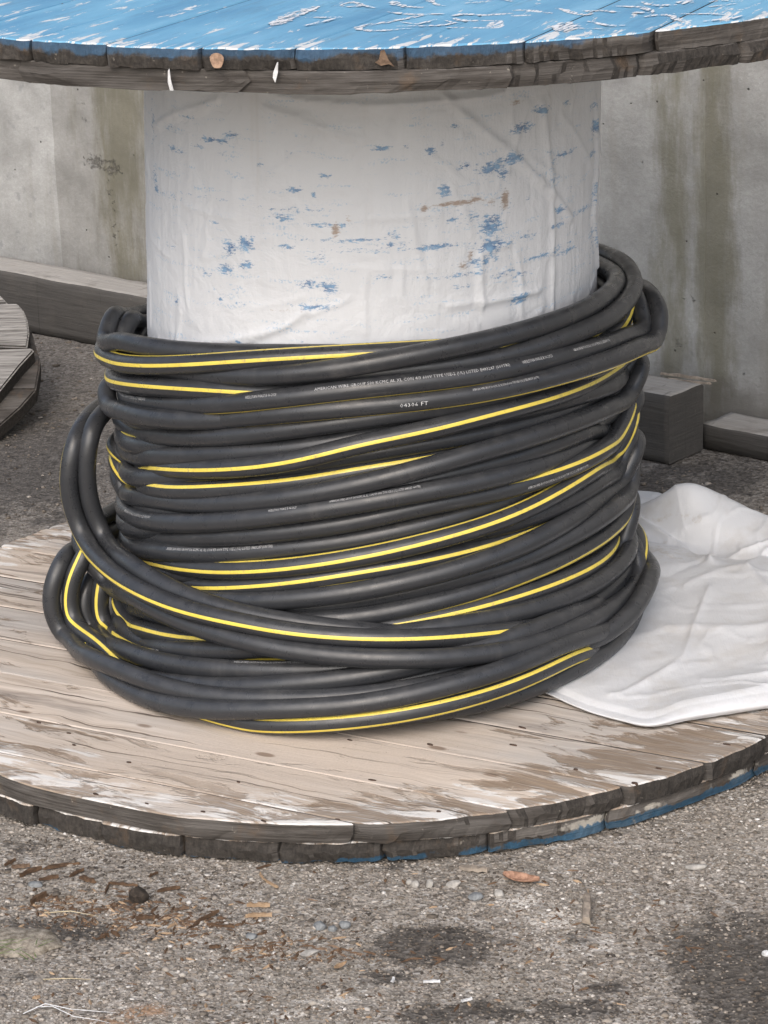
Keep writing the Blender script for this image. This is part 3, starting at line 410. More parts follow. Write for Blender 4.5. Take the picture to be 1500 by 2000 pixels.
def wood_top():
    g = G('worn_pale_wood')
    uv = g.uv('uv'); p = g.coord('Object'); a = g.at('tint')
    x, y, _ = g.sep(p)
    rad = g.ma('SQRT', g.ma('ADD', g.ma('MULTIPLY', x, x), g.ma('MULTIPLY', y, y)))
    u2 = g.sc(uv, (3.5, 95, 1)); wob = g.noise(g.sc(uv, (5, 9, 1)), 1, 3)
    uvw = g.comb(g.sep(uv)[0], g.ma('ADD', g.sep(uv)[1], g.ma('MULTIPLY', wob, .05)))
    gr = g.noise(g.sc(uvw, (3.5, 95, 1)), 1, 7, .62)
    gr2 = g.noise(g.sc(uvw, (9, 420, 1)), 1, 4, .6)
    base = g.ramp(gr, [(.25, (.33, .27, .22)), (.45, (.48, .41, .345)), (.6, (.57, .495, .425)), (.75, (.62, .55, .48))])
    base = g.mix(g.st(g.noise(g.sc(uv, (1.6, 7, 1)), 1, 4), .42, .66, 0, .75), base, g.mix(gr, (.34, .315, .295), (.55, .53, .505)))
    # bare brown patches where the grey skin has flaked off, thicker towards the rim
    pn = g.noise(g.sc(uvw, (6.5, 21, 1)), 1, 6, .68, .6)
    pm = g.st(g.ma('ADD', g.ma('ADD', pn, g.st(x, .02, .3, 0, .055)), g.st(rad, .40, .66, -.10, .06)), .525, .60)
    brown = g.ramp(gr2, [(.3, (.065, .042, .026)), (.5, (.17, .115, .07)), (.68, (.32, .245, .175))])
    skin = g.st(g.ma('ADD', g.noise(g.sc(uvw, (8, 40, 1)), 1, 6, .7), g.st(rad, .5, .67, -.16, .05)), .49, .56)
    col = g.mix(skin, base, g.mix(gr2, (.55, .535, .515), (.74, .725, .70)))
    col = g.mix(g.ma('MULTIPLY', g.ma('MULTIPLY', pm, g.st(gr2, .28, .52, .35, 1.)), .82), col, brown)
    # long dark drying cracks and the grey weather streaks
    cr = g.noise(g.sc(uvw, (2.2, 130, 1)), 1, 3, .5)
    col = g.mix(g.st(cr, .625, .68, 0, .8), col, (.10, .074, .055))
    stk = g.noise(g.sc(uvw, (2.4, 26, 1)), 1, 5, .6)
    col = g.mix(g.st(stk, .57, .72, 0, .62), col, (.15, .125, .11))
    dx_ = g.ma('ADD', x, .10); dy_ = g.ma('ADD', y, .47); dd = g.ma('SQRT', g.ma('ADD', g.ma('MULTIPLY', dx_, dx_), g.ma('MULTIPLY', g.ma('MULTIPLY', dy_, dy_), 5.)))
    du = g.st(g.ma('ADD', dd, g.ma('MULTIPLY', g.ma('SUBTRACT', g.noise(p, 20, 6, .7), .5), .40)), .12, .36, .80, 0)
    col = g.mix(du, col, g.mix(g.noise(p, 400, 3), (.40, .335, .275), (.60, .515, .44)))
    kn = g.voro(g.sc(uv, (5.2, 13, 1)), 1)
    col = g.mix(g.st(kn, .05, .09, .7, 0), col, (.14, .085, .05))
    col = g.mix(g.st(g.noise(p, 260, 2), .70, .78, 0, .6), col, (.12, .09, .07))
    col = g.mix(.5, col, g.mix(a, (.78, .77, .76), (1.2, 1.17, 1.14)), 'MULTIPLY')
    h = g.ma('ADD', g.ma('MULTIPLY', gr2, .5), g.ma('MULTIPLY', pm, -.9)); h = g.ma('ADD', h, g.st(cr, .63, .70, 0, -1.4))
    return g.out(col, .82, g.bump(h, .0016, .9))

def wood_blue():
    g = G('blue_painted_wood')
    uv = g.uv('uv'); p = g.coord('Object'); a = g.at('tint')
    x, y, z = g.sep(p)
    rad = g.ma('SQRT', g.ma('ADD', g.ma('MULTIPLY', x, x), g.ma('MULTIPLY', y, y)))
    gr = g.noise(g.sc(uv, (9, 150, 1)), 1, 6, .65); big = g.noise(g.sc(uv, (3, 12, 1)), 1, 4)
    col = g.ramp(big, [(.3, (.085, .245, .40)), (.55, (.145, .345, .50)), (.75, (.235, .445, .59))])
    col = g.mix(g.st(gr, .55, .8, 0, .45), col, (.30, .53, .69))
    col = g.mix(g.st(g.noise(g.sc(uv, (16, 180, 1)), 1, 5, .7), .64, .70, 0, .75), col, (.035, .10, .19))
    wear = g.noise(g.sc(uv, (11, 60, 1)), 1, 6, .72, .4)
    side = g.st(x, -.45, .15, .052, 0)
    wr = g.st(g.ma('ADD', g.ma('ADD', wear, side), g.st(rad, .56, .675, -.02, .09)), .605, .64)
    col = g.mix(g.ma('MULTIPLY', wr, .95), col, g.mix(gr, (.50, .50, .49), (.75, .74, .72)))
    col = g.mix(g.st(g.noise(g.sc(uv, (14, 70, 1)), 1, 4, .7), .715, .74, 0, .8), col, (.10, .085, .07))
    col = g.mix(g.st(g.noise(g.sc(uv, (6, 30, 1)), 1, 6, .7), .54, .72, 0, .4), col, (.10, .155, .20))
    col = g.mix(.4, col, g.mix(a, (.8, .84, .88), (1.15, 1.12, 1.1)), 'MULTIPLY')
    return g.out(col, .55, g.bump(g.ma('ADD', gr, g.ma('MULTIPLY', wr, -.35)), .0012, .7))

def wood_edge(name, end, bluemode):
    """sawn rim of a flange; bluemode 0 none, 1 blue along the low edge, 2 blue along the top edge"""
    g = G(name)
    uv = g.uv('uv'); p = g.coord('Object'); a = g.at('tint')
    x, y, z = g.sep(p)
    u, v, _ = g.sep(uv)
    if end:
        f = g.noise(g.sc(uv, (300, 60, 1)), 1, 5, .7); f2 = g.noise(g.sc(uv, (120, 120, 1)), 1, 5, .75)
        col = g.mix(g.st(f2, .35, .7), g.mix(f, (.014, .0125, .0115), (.05, .044, .039)), g.mix(f, (.026, .0225, .02), (.10, .089, .078)))
    else:
        f = g.noise(g.sc(uv, (7, 330, 1)), 1, 5, .6); f2 = g.noise(g.sc(uv, (9, 60, 1)), 1, 5, .6)
        col = g.mix(g.st(f2, .35, .68), g.mix(f, (.022, .019, .017), (.075, .066, .058)), g.mix(f, (.05, .045, .041), (.165, .152, .14)))
    col = g.mix(g.st(g.noise(p, 24, 4, .6), .55, .72, 0, .55), col, (.115, .078, .05))
    col = g.mix(g.st(g.noise(p, 90, 4, .7), .66, .72, 0, .55), col, (.30, .275, .235))
    if bluemode == 1:
        lim = g.ma('ADD', g.ma('MULTIPLY', g.noise(p, 17, 5, .75), .040), g.st(x, -.25, .35, -.021, -.008))
        bm = g.st(g.ma('SUBTRACT', z, lim), -.002, .0012, 1, 0)
        wh = g.st(g.ma('SUBTRACT', z, g.ma('ADD', lim, .006)), -.001, .002, 1, 0)
        wh = g.ma('MULTIPLY', wh, g.st(g.noise(p, 17, 4, .6), .50, .56)); wh = g.ma('MULTIPLY', wh, g.st(x, .15, .28))
        col = g.mix(g.ma('MULTIPLY', wh, .8), col, g.mix(f, (.22, .2, .17), (.52, .49, .43)))
        bm = g.ma('MULTIPLY', bm, g.st(g.noise(p, 10, 5, .65), .40, .47))
        col = g.mix(g.ma('MULTIPLY', bm, .9), col, g.mix(g.noise(p, 130, 4, .7), (.012, .035, .06), (.04, .12, .21)))
    if bluemode == 2:
        zz = g.ma('SUBTRACT', g.ma('ADD', z, g.ma('MULTIPLY', x, .0144)), ZT-.026)
        lim = g.ma('SUBTRACT', .034, g.ma('MULTIPLY', g.noise(p, 26, 5, .7), .034))
        lim = g.ma('ADD', lim, g.st(x, .1, .4, 0, .012))
        bm = g.st(g.ma('SUBTRACT', zz, lim), -.003, .003)
        col = g.mix(g.ma('MULTIPLY', bm, .72), col, g.mix(g.noise(p, 150, 4, .7), (.018, .045, .085), (.06, .14, .24)))
    col = g.mix(.45, col, g.mix(a, (.7, .7, .7), (1.3, 1.28, 1.25)), 'MULTIPLY')
    h = g.ma('ADD', f, g.ma('MULTIPLY', f2, .8))
    return g.out(col, .88, g.bump(h, .0022, 1.))

def mat_cable():
    g = G('black_jacket')
    p = g.coord('Object')
    def band(name, width):
        v = g.sep(g.uv(name))[1]
        f = g.ma('FRACT', g.ma('ADD', v, 10.5)); d = g.ma('ABSOLUTE', g.ma('SUBTRACT', f, .5))
        return g.st(d, width-.004, width+.003, 1, 0)
    s1, s2 = band('stripe_a', .029), band('stripe_b', .025)
    s = g.ma('MAXIMUM', s1, s2)
    u, v, _ = g.sep(g.uv('stripe_a'))
    ab = g.noise(g.comb(g.ma('MULTIPLY', u, 9), g.ma('MULTIPLY', v, 5)), 1, 5, .7)
    n = g.noise(p, 18, 5, .65)
    col = g.mix(n, (.020, .0212, .0242), (.037, .039, .0435))
    nz = g.sep(g.n('NewGeometry').outputs['Normal'])[2]
    dust = g.ma('MULTIPLY', g.st(nz, -.1, .9), g.st(g.noise(p, 40, 5, .7), .36, .72, .10, .62))
    col = g.mix(g.ma('MULTIPLY', dust, .26), col, (.17, .165, .16))
    col = g.mix(g.st(ab, .58, .74, 0, .45), col, (.12, .115, .11))
    col = g.mix(g.st(g.noise(p, 300, 4, .75), .63, .72, 0, .45), col, (.17, .162, .15))
    yel = g.mix(g.noise(p, 45, 4, .6), (.66, .49, .055), (.80, .66, .13))
    yel = g.mix(g.st(g.noise(p, 130, 5, .75), .52, .72, 0, .7), yel, (.33, .28, .14))
    col = g.mix(s, col, yel)
    rough = g.st(g.noise(p, 60, 4, .6), .3, .7, .25, .42)
    return g.out(col, rough, g.bump(g.noise(p, 900, 2), .0003, .35), Specular_IOR_Level=.5)

def mat_wrap(tarp=False):
    g = G('woven_white_tarp' if tarp else 'woven_white_wrap')
    uv = g.uv('uv'); p = g.coord('Object')
    x, y, _ = g.sep(uv)
    base = g.mix(g.noise(p, 9, 5, .6), *(((.55, .558, .575), (.63, .638, .655)) if tarp else ((.60, .61, .63), (.68, .69, .708))))
    wx = g.noise(g.sc(uv, (520, 40, 1)), 1, 2); wy = g.noise(g.sc(uv, (40, 520, 1)), 1, 2)
    thr = g.ma('MAXIMUM', wx, wy)
    if not tarp:
        blue = g.at('blue'); rust = g.at('rust')
        n1 = g.noise(g.sc(uv, (120, 330, 1)), 1, 6, .8, .2); n2 = g.noise(g.sc(uv, (60, 70, 1)), 1, 5, .75)
        m = g.st(g.ma('ADD', g.ma('MULTIPLY', blue, .42), g.ma('MULTIPLY', g.ma('SUBTRACT', g.ma('ADD', g.ma('MULTIPLY', n1, .62), g.ma('MULTIPLY', n2, .38)), .5), 2.3)), .20, .34)
        m = g.ma('MULTIPLY', m, g.st(blue, .03, .22))
        # faint rubbed dashes that follow the weave
        da = g.noise(g.sc(uv, (16, 95, 1)), 1, 4, .6); db = g.noise(g.sc(uv, (330, 330, 1)), 1, 2)
        dash = g.ma('MULTIPLY', g.st(da, .54, .66), g.st(db, .50, .60, 0, .75))
        bc = g.mix(g.st(n2, .35, .65), (.04, .12, .27), (.20, .36, .54))
        col = g.mix(g.ma('MULTIPLY', dash, .8), base, (.30, .45, .60))
        col = g.mix(g.ma('MULTIPLY', m, .92), col, bc)
        rm = g.st(g.ma('ADD', g.ma('MULTIPLY', rust, .6), g.ma('MULTIPLY', g.ma('SUBTRACT', n1, .5), 1.3)), .22, .5)
        rm = g.ma('MULTIPLY', rm, g.st(rust, .03, .25))
        col = g.mix(g.ma('MULTIPLY', rm, .75), col, g.mix(n2, (.16, .09, .05), (.40, .27, .17)))
        st = g.noise(g.sc(uv, (30, 1.6, 1)), 1, 4, .6)
        col = g.mix(g.st(st, .58, .75, 0, .22), col, (.45, .41, .36))
        top_tone = g.ma('MULTIPLY', g.st(y, .62, .86), g.st(g.noise(p, 7, 5, .65), .3, .7, .12, .5))  # patchy darker tone towards the top of the drum
        col = g.mix(g.ma('MULTIPLY', top_tone, .42), col, (.42, .40, .37))
    else:
        dirt = g.at('dirt')
        n1 = g.noise(p, 60, 6, .75); n2 = g.noise(p, 12, 5, .65)
        dmk = g.st(g.ma('ADD', dirt, g.ma('MULTIPLY', g.ma('SUBTRACT', n1, .5), 1.5)), .42, .85)
        col = g.mix(g.ma('MULTIPLY', dmk, .62), base, g.mix(n2, (.30, .25, .19), (.52, .47, .40)))
        col = g.mix(g.st(n2, .46, .70, 0, .40), col, (.43, .40, .36))
        col = g.mix(g.st(g.noise(p, 330, 3, .7), .70, .76, 0, .55), col, (.22, .19, .16))
    b = g.bump(thr, .0005, .55)
    wrk = g.noise(p, 28, 5, .55, .5)
    b = g.bump(wrk, .006, .22 if tarp else .6, b)
    b = g.bump(g.noise(g.sc(uv, (60, 9, 1)), 1, 4, .6, .4), .004, .25 if tarp else .35, b)
    return g.out(col, .42 if tarp else .52, b, Specular_IOR_Level=.4)

def mat_concrete():
    g = G('weathered_concrete')
    p = g.coord('Object'); a = g.at('tint'); gr = g.at('algae'); pit = g.at('pit')
    x, y, z = g.sep(p)
    along = g.ma('SUBTRACT', g.ma('MULTIPLY', x, .742), g.ma('MULTIPLY', y, .67))
    w2 = g.comb(along, z)
    n = g.noise(w2, 9, 7, .62); fine = g.noise(w2, 130, 5, .7); strk = g.noise(g.sc(w2, (22, 1.3, 1)), 1, 5, .6)
    col = g.ramp(n, [(.28, (.20, .201, .197)), (.5, (.295, .297, .293)), (.72, (.375, .378, .376))])
    col = g.mix(g.st(fine, .35, .75, .25, 0), col, (.15, .143, .13))
    col = g.mix(g.st(strk, .52, .72, 0, .40), col, (.20, .19, .165))
    col = g.mix(g.ma('MULTIPLY', g.st(g.ma('ADD', gr, g.ma('MULTIPLY', g.ma('SUBTRACT', g.noise(g.sc(w2, (30, 6, 1)), 1, 6, .7), .5), 1.3)), .25, .8), .72), col, g.mix(n, (.08, .075, .048), (.165, .155, .105)))
    col = g.mix(g.ma('MULTIPLY', g.st(g.noise(w2, 26, 5, .65), .57, .68), g.st(along, -1.9, -1.7, .38, .10)), col, (.13, .135, .145))
    # the wall darkens unevenly towards its foot
    foot = g.st(g.ma('ADD', z, g.ma('MULTIPLY', g.noise(w2, 13, 5, .65), .16)), .13, .20, .62, 0)
    col = g.mix(foot, col, (.085, .078, .068))
    # bug holes and honeycombing
    vo = g.voro(w2, 34, rnd=1); size = g.sep(g.voro(w2, 34, out='Color'))[0]
    hole = g.ma('MULTIPLY', g.st(vo, .055, .085, 1, 0), g.st(size, .72, .76))
    hc = g.st(g.ma('ADD', pit, g.ma('MULTIPLY', g.ma('SUBTRACT', g.noise(w2, 95, 5, .75), .5), 2.6)), .62, .95)
    col = g.mix(g.ma('MULTIPLY', hole, .8), col, (.05, .046, .04))
    col = g.mix(g.ma('MULTIPLY', hc, .7), col, g.mix(g.noise(w2, 160, 3, .7), (.05, .047, .04), (.22, .21, .19)))
    col = g.mix(1., col, g.mix(a, (.82, .80, .77), (1.24, 1.24, 1.23)), 'MULTIPLY')
    h = g.ma('SUBTRACT', g.ma('MULTIPLY', fine, .35), g.ma('ADD', hole, hc))
    return g.out(col, .9, g.bump(h, .004, .8))

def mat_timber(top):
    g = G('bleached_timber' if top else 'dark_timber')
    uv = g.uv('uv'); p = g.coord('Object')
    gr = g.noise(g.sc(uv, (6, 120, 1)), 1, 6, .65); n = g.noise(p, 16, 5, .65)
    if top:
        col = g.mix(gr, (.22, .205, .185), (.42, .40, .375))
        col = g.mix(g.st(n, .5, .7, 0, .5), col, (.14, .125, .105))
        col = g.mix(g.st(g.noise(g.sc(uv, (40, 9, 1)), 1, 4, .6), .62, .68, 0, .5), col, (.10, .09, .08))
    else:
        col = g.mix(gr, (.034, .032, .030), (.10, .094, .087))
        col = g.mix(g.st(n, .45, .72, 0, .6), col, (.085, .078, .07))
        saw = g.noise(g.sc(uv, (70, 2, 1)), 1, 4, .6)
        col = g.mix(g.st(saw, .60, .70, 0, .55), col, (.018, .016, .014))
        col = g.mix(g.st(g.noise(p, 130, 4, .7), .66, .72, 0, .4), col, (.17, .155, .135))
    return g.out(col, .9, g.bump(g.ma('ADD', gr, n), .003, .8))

def mat_plain(name, c1, c2, k=60, rough=.8, b=.0006):
    g = G(name); p = g.coord('Object')
    col = g.mix(g.st(g.noise(p, k, 5, .65), .3, .7), c1, c2)
    return g.out(col, rough, g.bump(g.noise(p, k*6, 4, .65), b, .7))

def mat_letter():
    g = G('worn_white_paint'); p = g.coord('Object')
    c, s_ = math.cos(A_HI), math.sin(A_HI); x, y, _ = g.sep(p)
    al = g.ma('ADD', g.ma('MULTIPLY', x, c), g.ma('MULTIPLY', y, s_)); ac = g.ma('SUBTRACT', g.ma('MULTIPLY', y, c), g.ma('MULTIPLY', x, s_))
    n = g.noise(g.comb(g.ma('MULTIPLY', al, 30), g.ma('MULTIPLY', ac, 240)), 1, 5, .7)
    m = g.out(g.mix(g.noise(p, 200, 3), (.52, .53, .54), (.74, .75, .76)), .6, None)
    g.put(g.b.inputs['Alpha'], g.st(n, .44, .52))
    return m

A_LO, A_HI = math.radians(-29.5), math.radians(66.5)
ZB = .0516                     # top of the lower flange
TIN = .0258
H = .8444
T2 = .0238
ZU = ZB+H                      # underside of the upper flange
ZT = ZU+2*T2                   # painted top of the upper flange
M = dict(ground=mat_ground(), stone=mat_stone(), top=wood_top(), blue=wood_blue(), cable=mat_cable(), wrap=mat_wrap(), tarp=mat_wrap(True),
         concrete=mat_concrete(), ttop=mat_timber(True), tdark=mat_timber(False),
         e_end0=wood_edge('rim_end_grain', True, 0), e_long0=wood_edge('rim_long_grain', False, 0),
         e_end1=wood_edge('rim_end_grain_blue_foot', True, 1), e_long1=wood_edge('rim_long_grain_blue_foot', False, 1),
         e_end2=wood_edge('rim_end_grain_blue_lip', True, 2), e_long2=wood_edge('rim_long_grain_blue_lip', False, 2),
         ink=mat_plain('pale_print', (.36, .36, .37), (.55, .55, .55), 300, .6, .0001),
         lettering=mat_letter(),
         bark=mat_plain('bark', (.045, .026, .015), (.14, .085, .05), 90), chip=mat_plain('raw_wood_chip', (.22, .145, .085), (.40, .29, .19), 90),
         midbark=mat_plain('reddish_bark', (.075, .048, .032), (.20, .135, .09), 90),
         greychip=mat_plain('grey_wood', (.16, .135, .11), (.32, .27, .22), 90), leaf=mat_plain('dry_leaf', (.16, .085, .055), (.42, .25, .17), 110),
         rust=mat_plain('rusty_nail', (.03, .022, .018), (.09, .055, .04), 200), white=mat_plain('white_plastic', (.42, .42, .42), (.66, .66, .66), 200, .5),
         blueStone=mat_plain('blue_grey_stone', (.10, .107, .113), (.23, .24, .245), 80), paleStone=mat_plain('pale_stone', (.20, .19, .175), (.40, .38, .35), 80),
         straw=mat_plain('straw', (.34, .27, .16), (.55, .47, .32), 60), moss=mat_plain('dry_moss', (.12, .10, .075), (.36, .32, .265), 120, .95, .002),
         grass=mat_plain('thin_grass', (.06, .10, .03), (.16, .19, .08), 60), bare=mat_plain('bare_orange_wood', (.20, .13, .09), (.44, .29, .20), 160),
         dark=mat_plain('dark_clod', (.02, .016, .013), (.06, .047, .037), 120, .95, .002))

# ------------------------------------------------------------------ ground
def stain_shade_field(X, Y):
    A = {k: np.zeros_like(X) for k in 'drc'}
    for k, x, y, du, dv, s in STAINS_SHADE:
        q = ((X-x)/max(du, .01))**2+((Y-y)/max(dv, .01))**2
        A[k] = np.maximum(A[k], s*np.exp(-q*.9))
    return A
def axis(lo, hi, fine_lo, fine_hi, step):
    a = [fine_lo]
    while a[-1] < fine_hi: a.append(a[-1]+step)
    s = step
    b = [a[-1]]
    while b[-1] < hi: s *= 1.3; b.append(b[-1]+s)
    s = step; c = [fine_lo]
    while c[-1] > lo: s *= 1.3; c.append(c[-1]-s)
    return np.array(c[:0:-1]+a+b[1:])
gx, gy = axis(-60, 60, -.95, .95, .0075), axis(-30, 60, -1.35, 2.1, .0085)
X, Y = np.meshgrid(gx, gy)
near = (np.abs(X) < 1.2) & (np.abs(Y) < 2.5)
Z = np.where(near, .0035*fbm(X*9, Y*9, 3, 3)+.0022*fbm(X*45, Y*45, 9, 2), 0)-.0035
A = stain_shade_field(X, Y)
# the ground darkens in a ring along the rim of the flange
rr = np.hypot(X, Y)
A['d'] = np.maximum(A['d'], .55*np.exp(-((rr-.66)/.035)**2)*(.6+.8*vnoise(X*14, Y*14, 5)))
ground = put('ground', gridmesh('ground', X, Y, Z, {'damp': A['d'], 'rust': A['r'], 'chalk': A['c']}), None, [M['ground']])
tag(ground, kind='structure')

# loose grit and exposed aggregate, one mass
ico = bmesh.new(); bmesh.ops.create_icosphere(ico, subdivisions=1, radius=1)
IV = np.array([v.co[:] for v in ico.verts]); IF = np.array([[v.index for v in f.verts] for f in ico.faces]); ico.free()
ob = bmesh.new(); bmesh.ops.create_icosphere(ob, subdivisions=1, radius=1); ob.free()
def stones(name, P, S, tone, flat=.55):
    n = len(P)
    ang = rng.uniform(0, 6.283, n)
    V = IV[None]*(1+.22*rng.standard_normal((n, len(IV), 1)))
    V = V*np.stack([S*rng.uniform(.75, 1.3, n), S*rng.uniform(.7, 1.05, n), S*flat*rng.uniform(.5, 1.1, n)], -1)[:, None]
    c, s = np.cos(ang)[:, None], np.sin(ang)[:, None]
    x, y = V[..., 0]*c-V[..., 1]*s, V[..., 0]*s+V[..., 1]*c
    V = np.stack([x, y, V[..., 2]], -1)+P[:, None]
    F = (IF[None]+(np.arange(n)*len(IV))[:, None, None]).reshape(-1, 3)
    m = bpy.data.meshes.new(name)
    m.vertices.add(n*len(IV)); m.vertices.foreach_set('co', V.ravel())
    m.loops.add(F.size); m.loops.foreach_set('vertex_index', F.ravel().astype(np.int32))
    m.polygons.add(len(F)); m.polygons.foreach_set('loop_start', np.arange(0, F.size, 3, dtype=np.int32))
    m.update(calc_edges=True)
    at = m.attributes.new('tone', 'FLOAT', 'POINT')
    at.data.foreach_set('value', np.repeat(tone, len(IV)).astype(np.float32))
    return m
N = 66000
px = rng.uniform(-.62, .62, N); py = rng.uniform(-1.22, -.35, N)
keep = np.hypot(px, py) > .655
px, py = px[keep], py[keep]
fld = stain_shade_field(px, py)
keep = rng.uniform(0, 1, len(px)) > fld['d']*.75
px, py, = px[keep], py[keep]
tone = np.clip(rng.beta(1.5, 1.9, len(px))+.25*vnoise(px*20, py*20, 4)-.35*stain_shade_field(px, py)['d'], 0, 1)
sz = np.clip(rng.lognormal(-6.62, .45, len(px)), .0008, .0062)
gz = -.0035+.0035*fbm(px*9, py*9, 3, 3)+.0022*fbm(px*45, py*45, 9, 2)
ms = stones('gravel', np.stack([px, py, gz+.0002], -1), sz, tone)
tag(put('gravel', ms, None, [M['stone']]), kind='stuff')
N = 5000
px = rng.uniform(-1.0, 1.0, N); py = rng.uniform(.2, 1.9, N)
keep = (np.hypot(px, py) > .69) & (px*.67+py*.742 < .94)
px, py = px[keep], py[keep]
ms = stones('gravel', np.stack([px, py, np.full(len(px), -.0025)], -1), np.clip(rng.lognormal(-6.1, .45, len(px)), .001, .008), np.clip(rng.beta(1.3, 3.6, len(px)), 0, 1))
tag(put('gravel', ms, None, [M['stone']]), kind='stuff')

# ------------------------------------------------------------------ concrete wall in cast panels
WT, WN = np.array([.742, -.67]), np.array([.67, .742])
def wpos(s, d):
    return s*WT[0]+d*WN[0], s*WT[1]+d*WN[1]
def wd(s):
    return 1.098+(s+1.8)*(.068/1.65)
wall = empty('concrete_wall', (*wpos(-.9, 1.2), 0))
tag(wall, 'long grey concrete wall with stained panels behind the reel', 'wall')
PAN = [(-3.4, -1.82, .80, .0), (-1.82, -.80, .22, -.0006), (-.80, -.234, .95, -.0003), (-.234, 1.3, .78, .0003), (1.3, 3.0, .5, .0)]
for k, (a, b, tint, off) in enumerate(PAN):
    hi = .012 if -1.9 < a < .2 else .03
    S_, Zz = np.meshgrid(np.linspace(a, b, max(8, int((b-a)/hi))), np.linspace(-.05, 1.72, 110))
    d = wd(S_)+off+.004*fbm(S_*3, Zz*3, 20, 3)+.0018*fbm(S_*25, Zz*25, 30, 3)
    alg = np.zeros_like(S_); pit = np.zeros_like(S_)
    for (cs, hw, amp) in [(-1.62, .10, .95), (-1.52, .12, .9), (-.30, .05, .8), (-.215, .055, 1.05), (-.09, .03, .5), (-1.75, .05, .4), (-.5, .05, .3)]:
        alg = np.maximum(alg, amp*np.exp(-((S_-cs)/hw)**2)*(.75+.5*vnoise(S_*9, Zz*5, 41)))
    for (cs, cz, hs_, hz, amp) in [(-1.70, .335, .045, .020, 1), (-1.655, .325, .03, .022, 1), (-1.73, .45, .012, .012, .9), (-1.725, .425, .016, .008, .9), (-1.725, .40, .01, .006, .8),
                                   (-1.665, .26, .02, .05, .6), (-1.66, .19, .014, .07, .65), (-.26, .22, .030, .035, .55), (-.29, .14, .05, .03, .55), (-.24, .35, .015, .05, .4), (-.12, .1, .10, .03, .5), (-.155, .62, .008, .012, 1)]:
        pit = np.maximum(pit, amp*np.exp(-((S_-cs)/hs_)**2-((Zz-cz)/hz)**2))
    d = d+.006*pit*(.4+vnoise(S_*120, Zz*120, 55))
    XX, YY = S_*WT[0]+d*WN[0], S_*WT[1]+d*WN[1]
    m = gridmesh('wall_panel', XX, YY, Zz, {'tint': np.full_like(S_, tint), 'algae': alg, 'pit': pit})
    bm = bmesh.new(); bm.from_mesh(m)                       # give the panel its thickness
    edge = [e for e in bm.edges if e.is_boundary]
    for e in edge: e.smooth = False
    r = bmesh.ops.extrude_edge_only(bm, edges=edge)
    for v in [q for q in r['geom'] if isinstance(q, bmesh.types.BMVert)]:
        v.co += Vector((WN[0]*.2, WN[1]*.2, 0))
    bmesh.ops.recalc_face_normals(bm, faces=bm.faces)
    bm.to_mesh(m); bm.free()
    o = put('wall_panel', m, wall, [M['concrete']])
    o.location = -wall.location

# ------------------------------------------------------------------ timbers at the foot of the wall
def beam(name, s0, s1, d0, d1, h, seed, nseg=140):
    """squared timber with worn, uneven arrises; slot 0 sun-bleached top, slot 1 dark sides"""
    bv = .004
    prof = [(d0, 0), (d0, h-bv), (d0+bv, h), (d1-bv, h), (d1, h-bv), (d1, 0)]
    prof2 = []
    for (a, b) in zip(prof, prof[1:]+prof[:1]):
        n = max(1, int(math.hypot(b[0]-a[0], b[1]-a[1])/.014))
        for i in range(n):
            t = i/n; prof2.append((a[0]+(b[0]-a[0])*t, a[1]+(b[1]-a[1])*t))
    P = np.array(prof2); n = len(P)
    ss = np.linspace(s0, s1, nseg)
    S_ = np.repeat(ss[:, None], n, 1)
    D = np.repeat(P[None, :, 0], nseg, 0); Zz = np.repeat(P[None, :, 1], nseg, 0)
    per = np.cumsum(np.hypot(*(P-np.roll(P, 1, 0)).T))[None].repeat(nseg, 0)
    D = D+.0022*fbm(S_*22, per*30, seed, 3); Zz = Zz+np.where(Zz > .002, .0022*fbm(S_*16, per*40, seed+5, 3), 0)
    X_, Y_ = S_*WT[0]+D*WN[0], S_*WT[1]+D*WN[1]
    m = gridmesh(name, X_, Y_, Zz, None, (S_, per), wrap=True)
    bm = bmesh.new(); bm.from_mesh(m); bm.verts.ensure_lookup_table()
    uvl = (bm.loops.layers.uv.get('uv') or bm.loops.layers.uv.new('uv'))
    for row in (0, nseg-1):
        vs = [bm.verts[row*n+i] for i in range(n)]
        f = bm.faces.new(vs)
        for l in f.loops:
            q = l.vert.co
            l[uvl].uv = (q.x*.67+q.y*.742, q.z)
    bmesh.ops.recalc_face_normals(bm, faces=bm.faces)
    bm.normal_update()
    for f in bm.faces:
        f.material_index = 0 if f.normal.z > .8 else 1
        f.smooth = len(f.verts) == 4
    bm.to_mesh(m); bm.free()
    return m
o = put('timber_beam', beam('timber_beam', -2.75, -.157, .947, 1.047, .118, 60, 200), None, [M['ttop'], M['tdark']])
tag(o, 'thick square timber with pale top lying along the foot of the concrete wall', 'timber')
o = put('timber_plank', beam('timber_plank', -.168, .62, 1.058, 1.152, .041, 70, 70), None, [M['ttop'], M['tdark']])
tag(o, 'low flat grey plank on the ground beyond the end of the thick timber', 'plank')

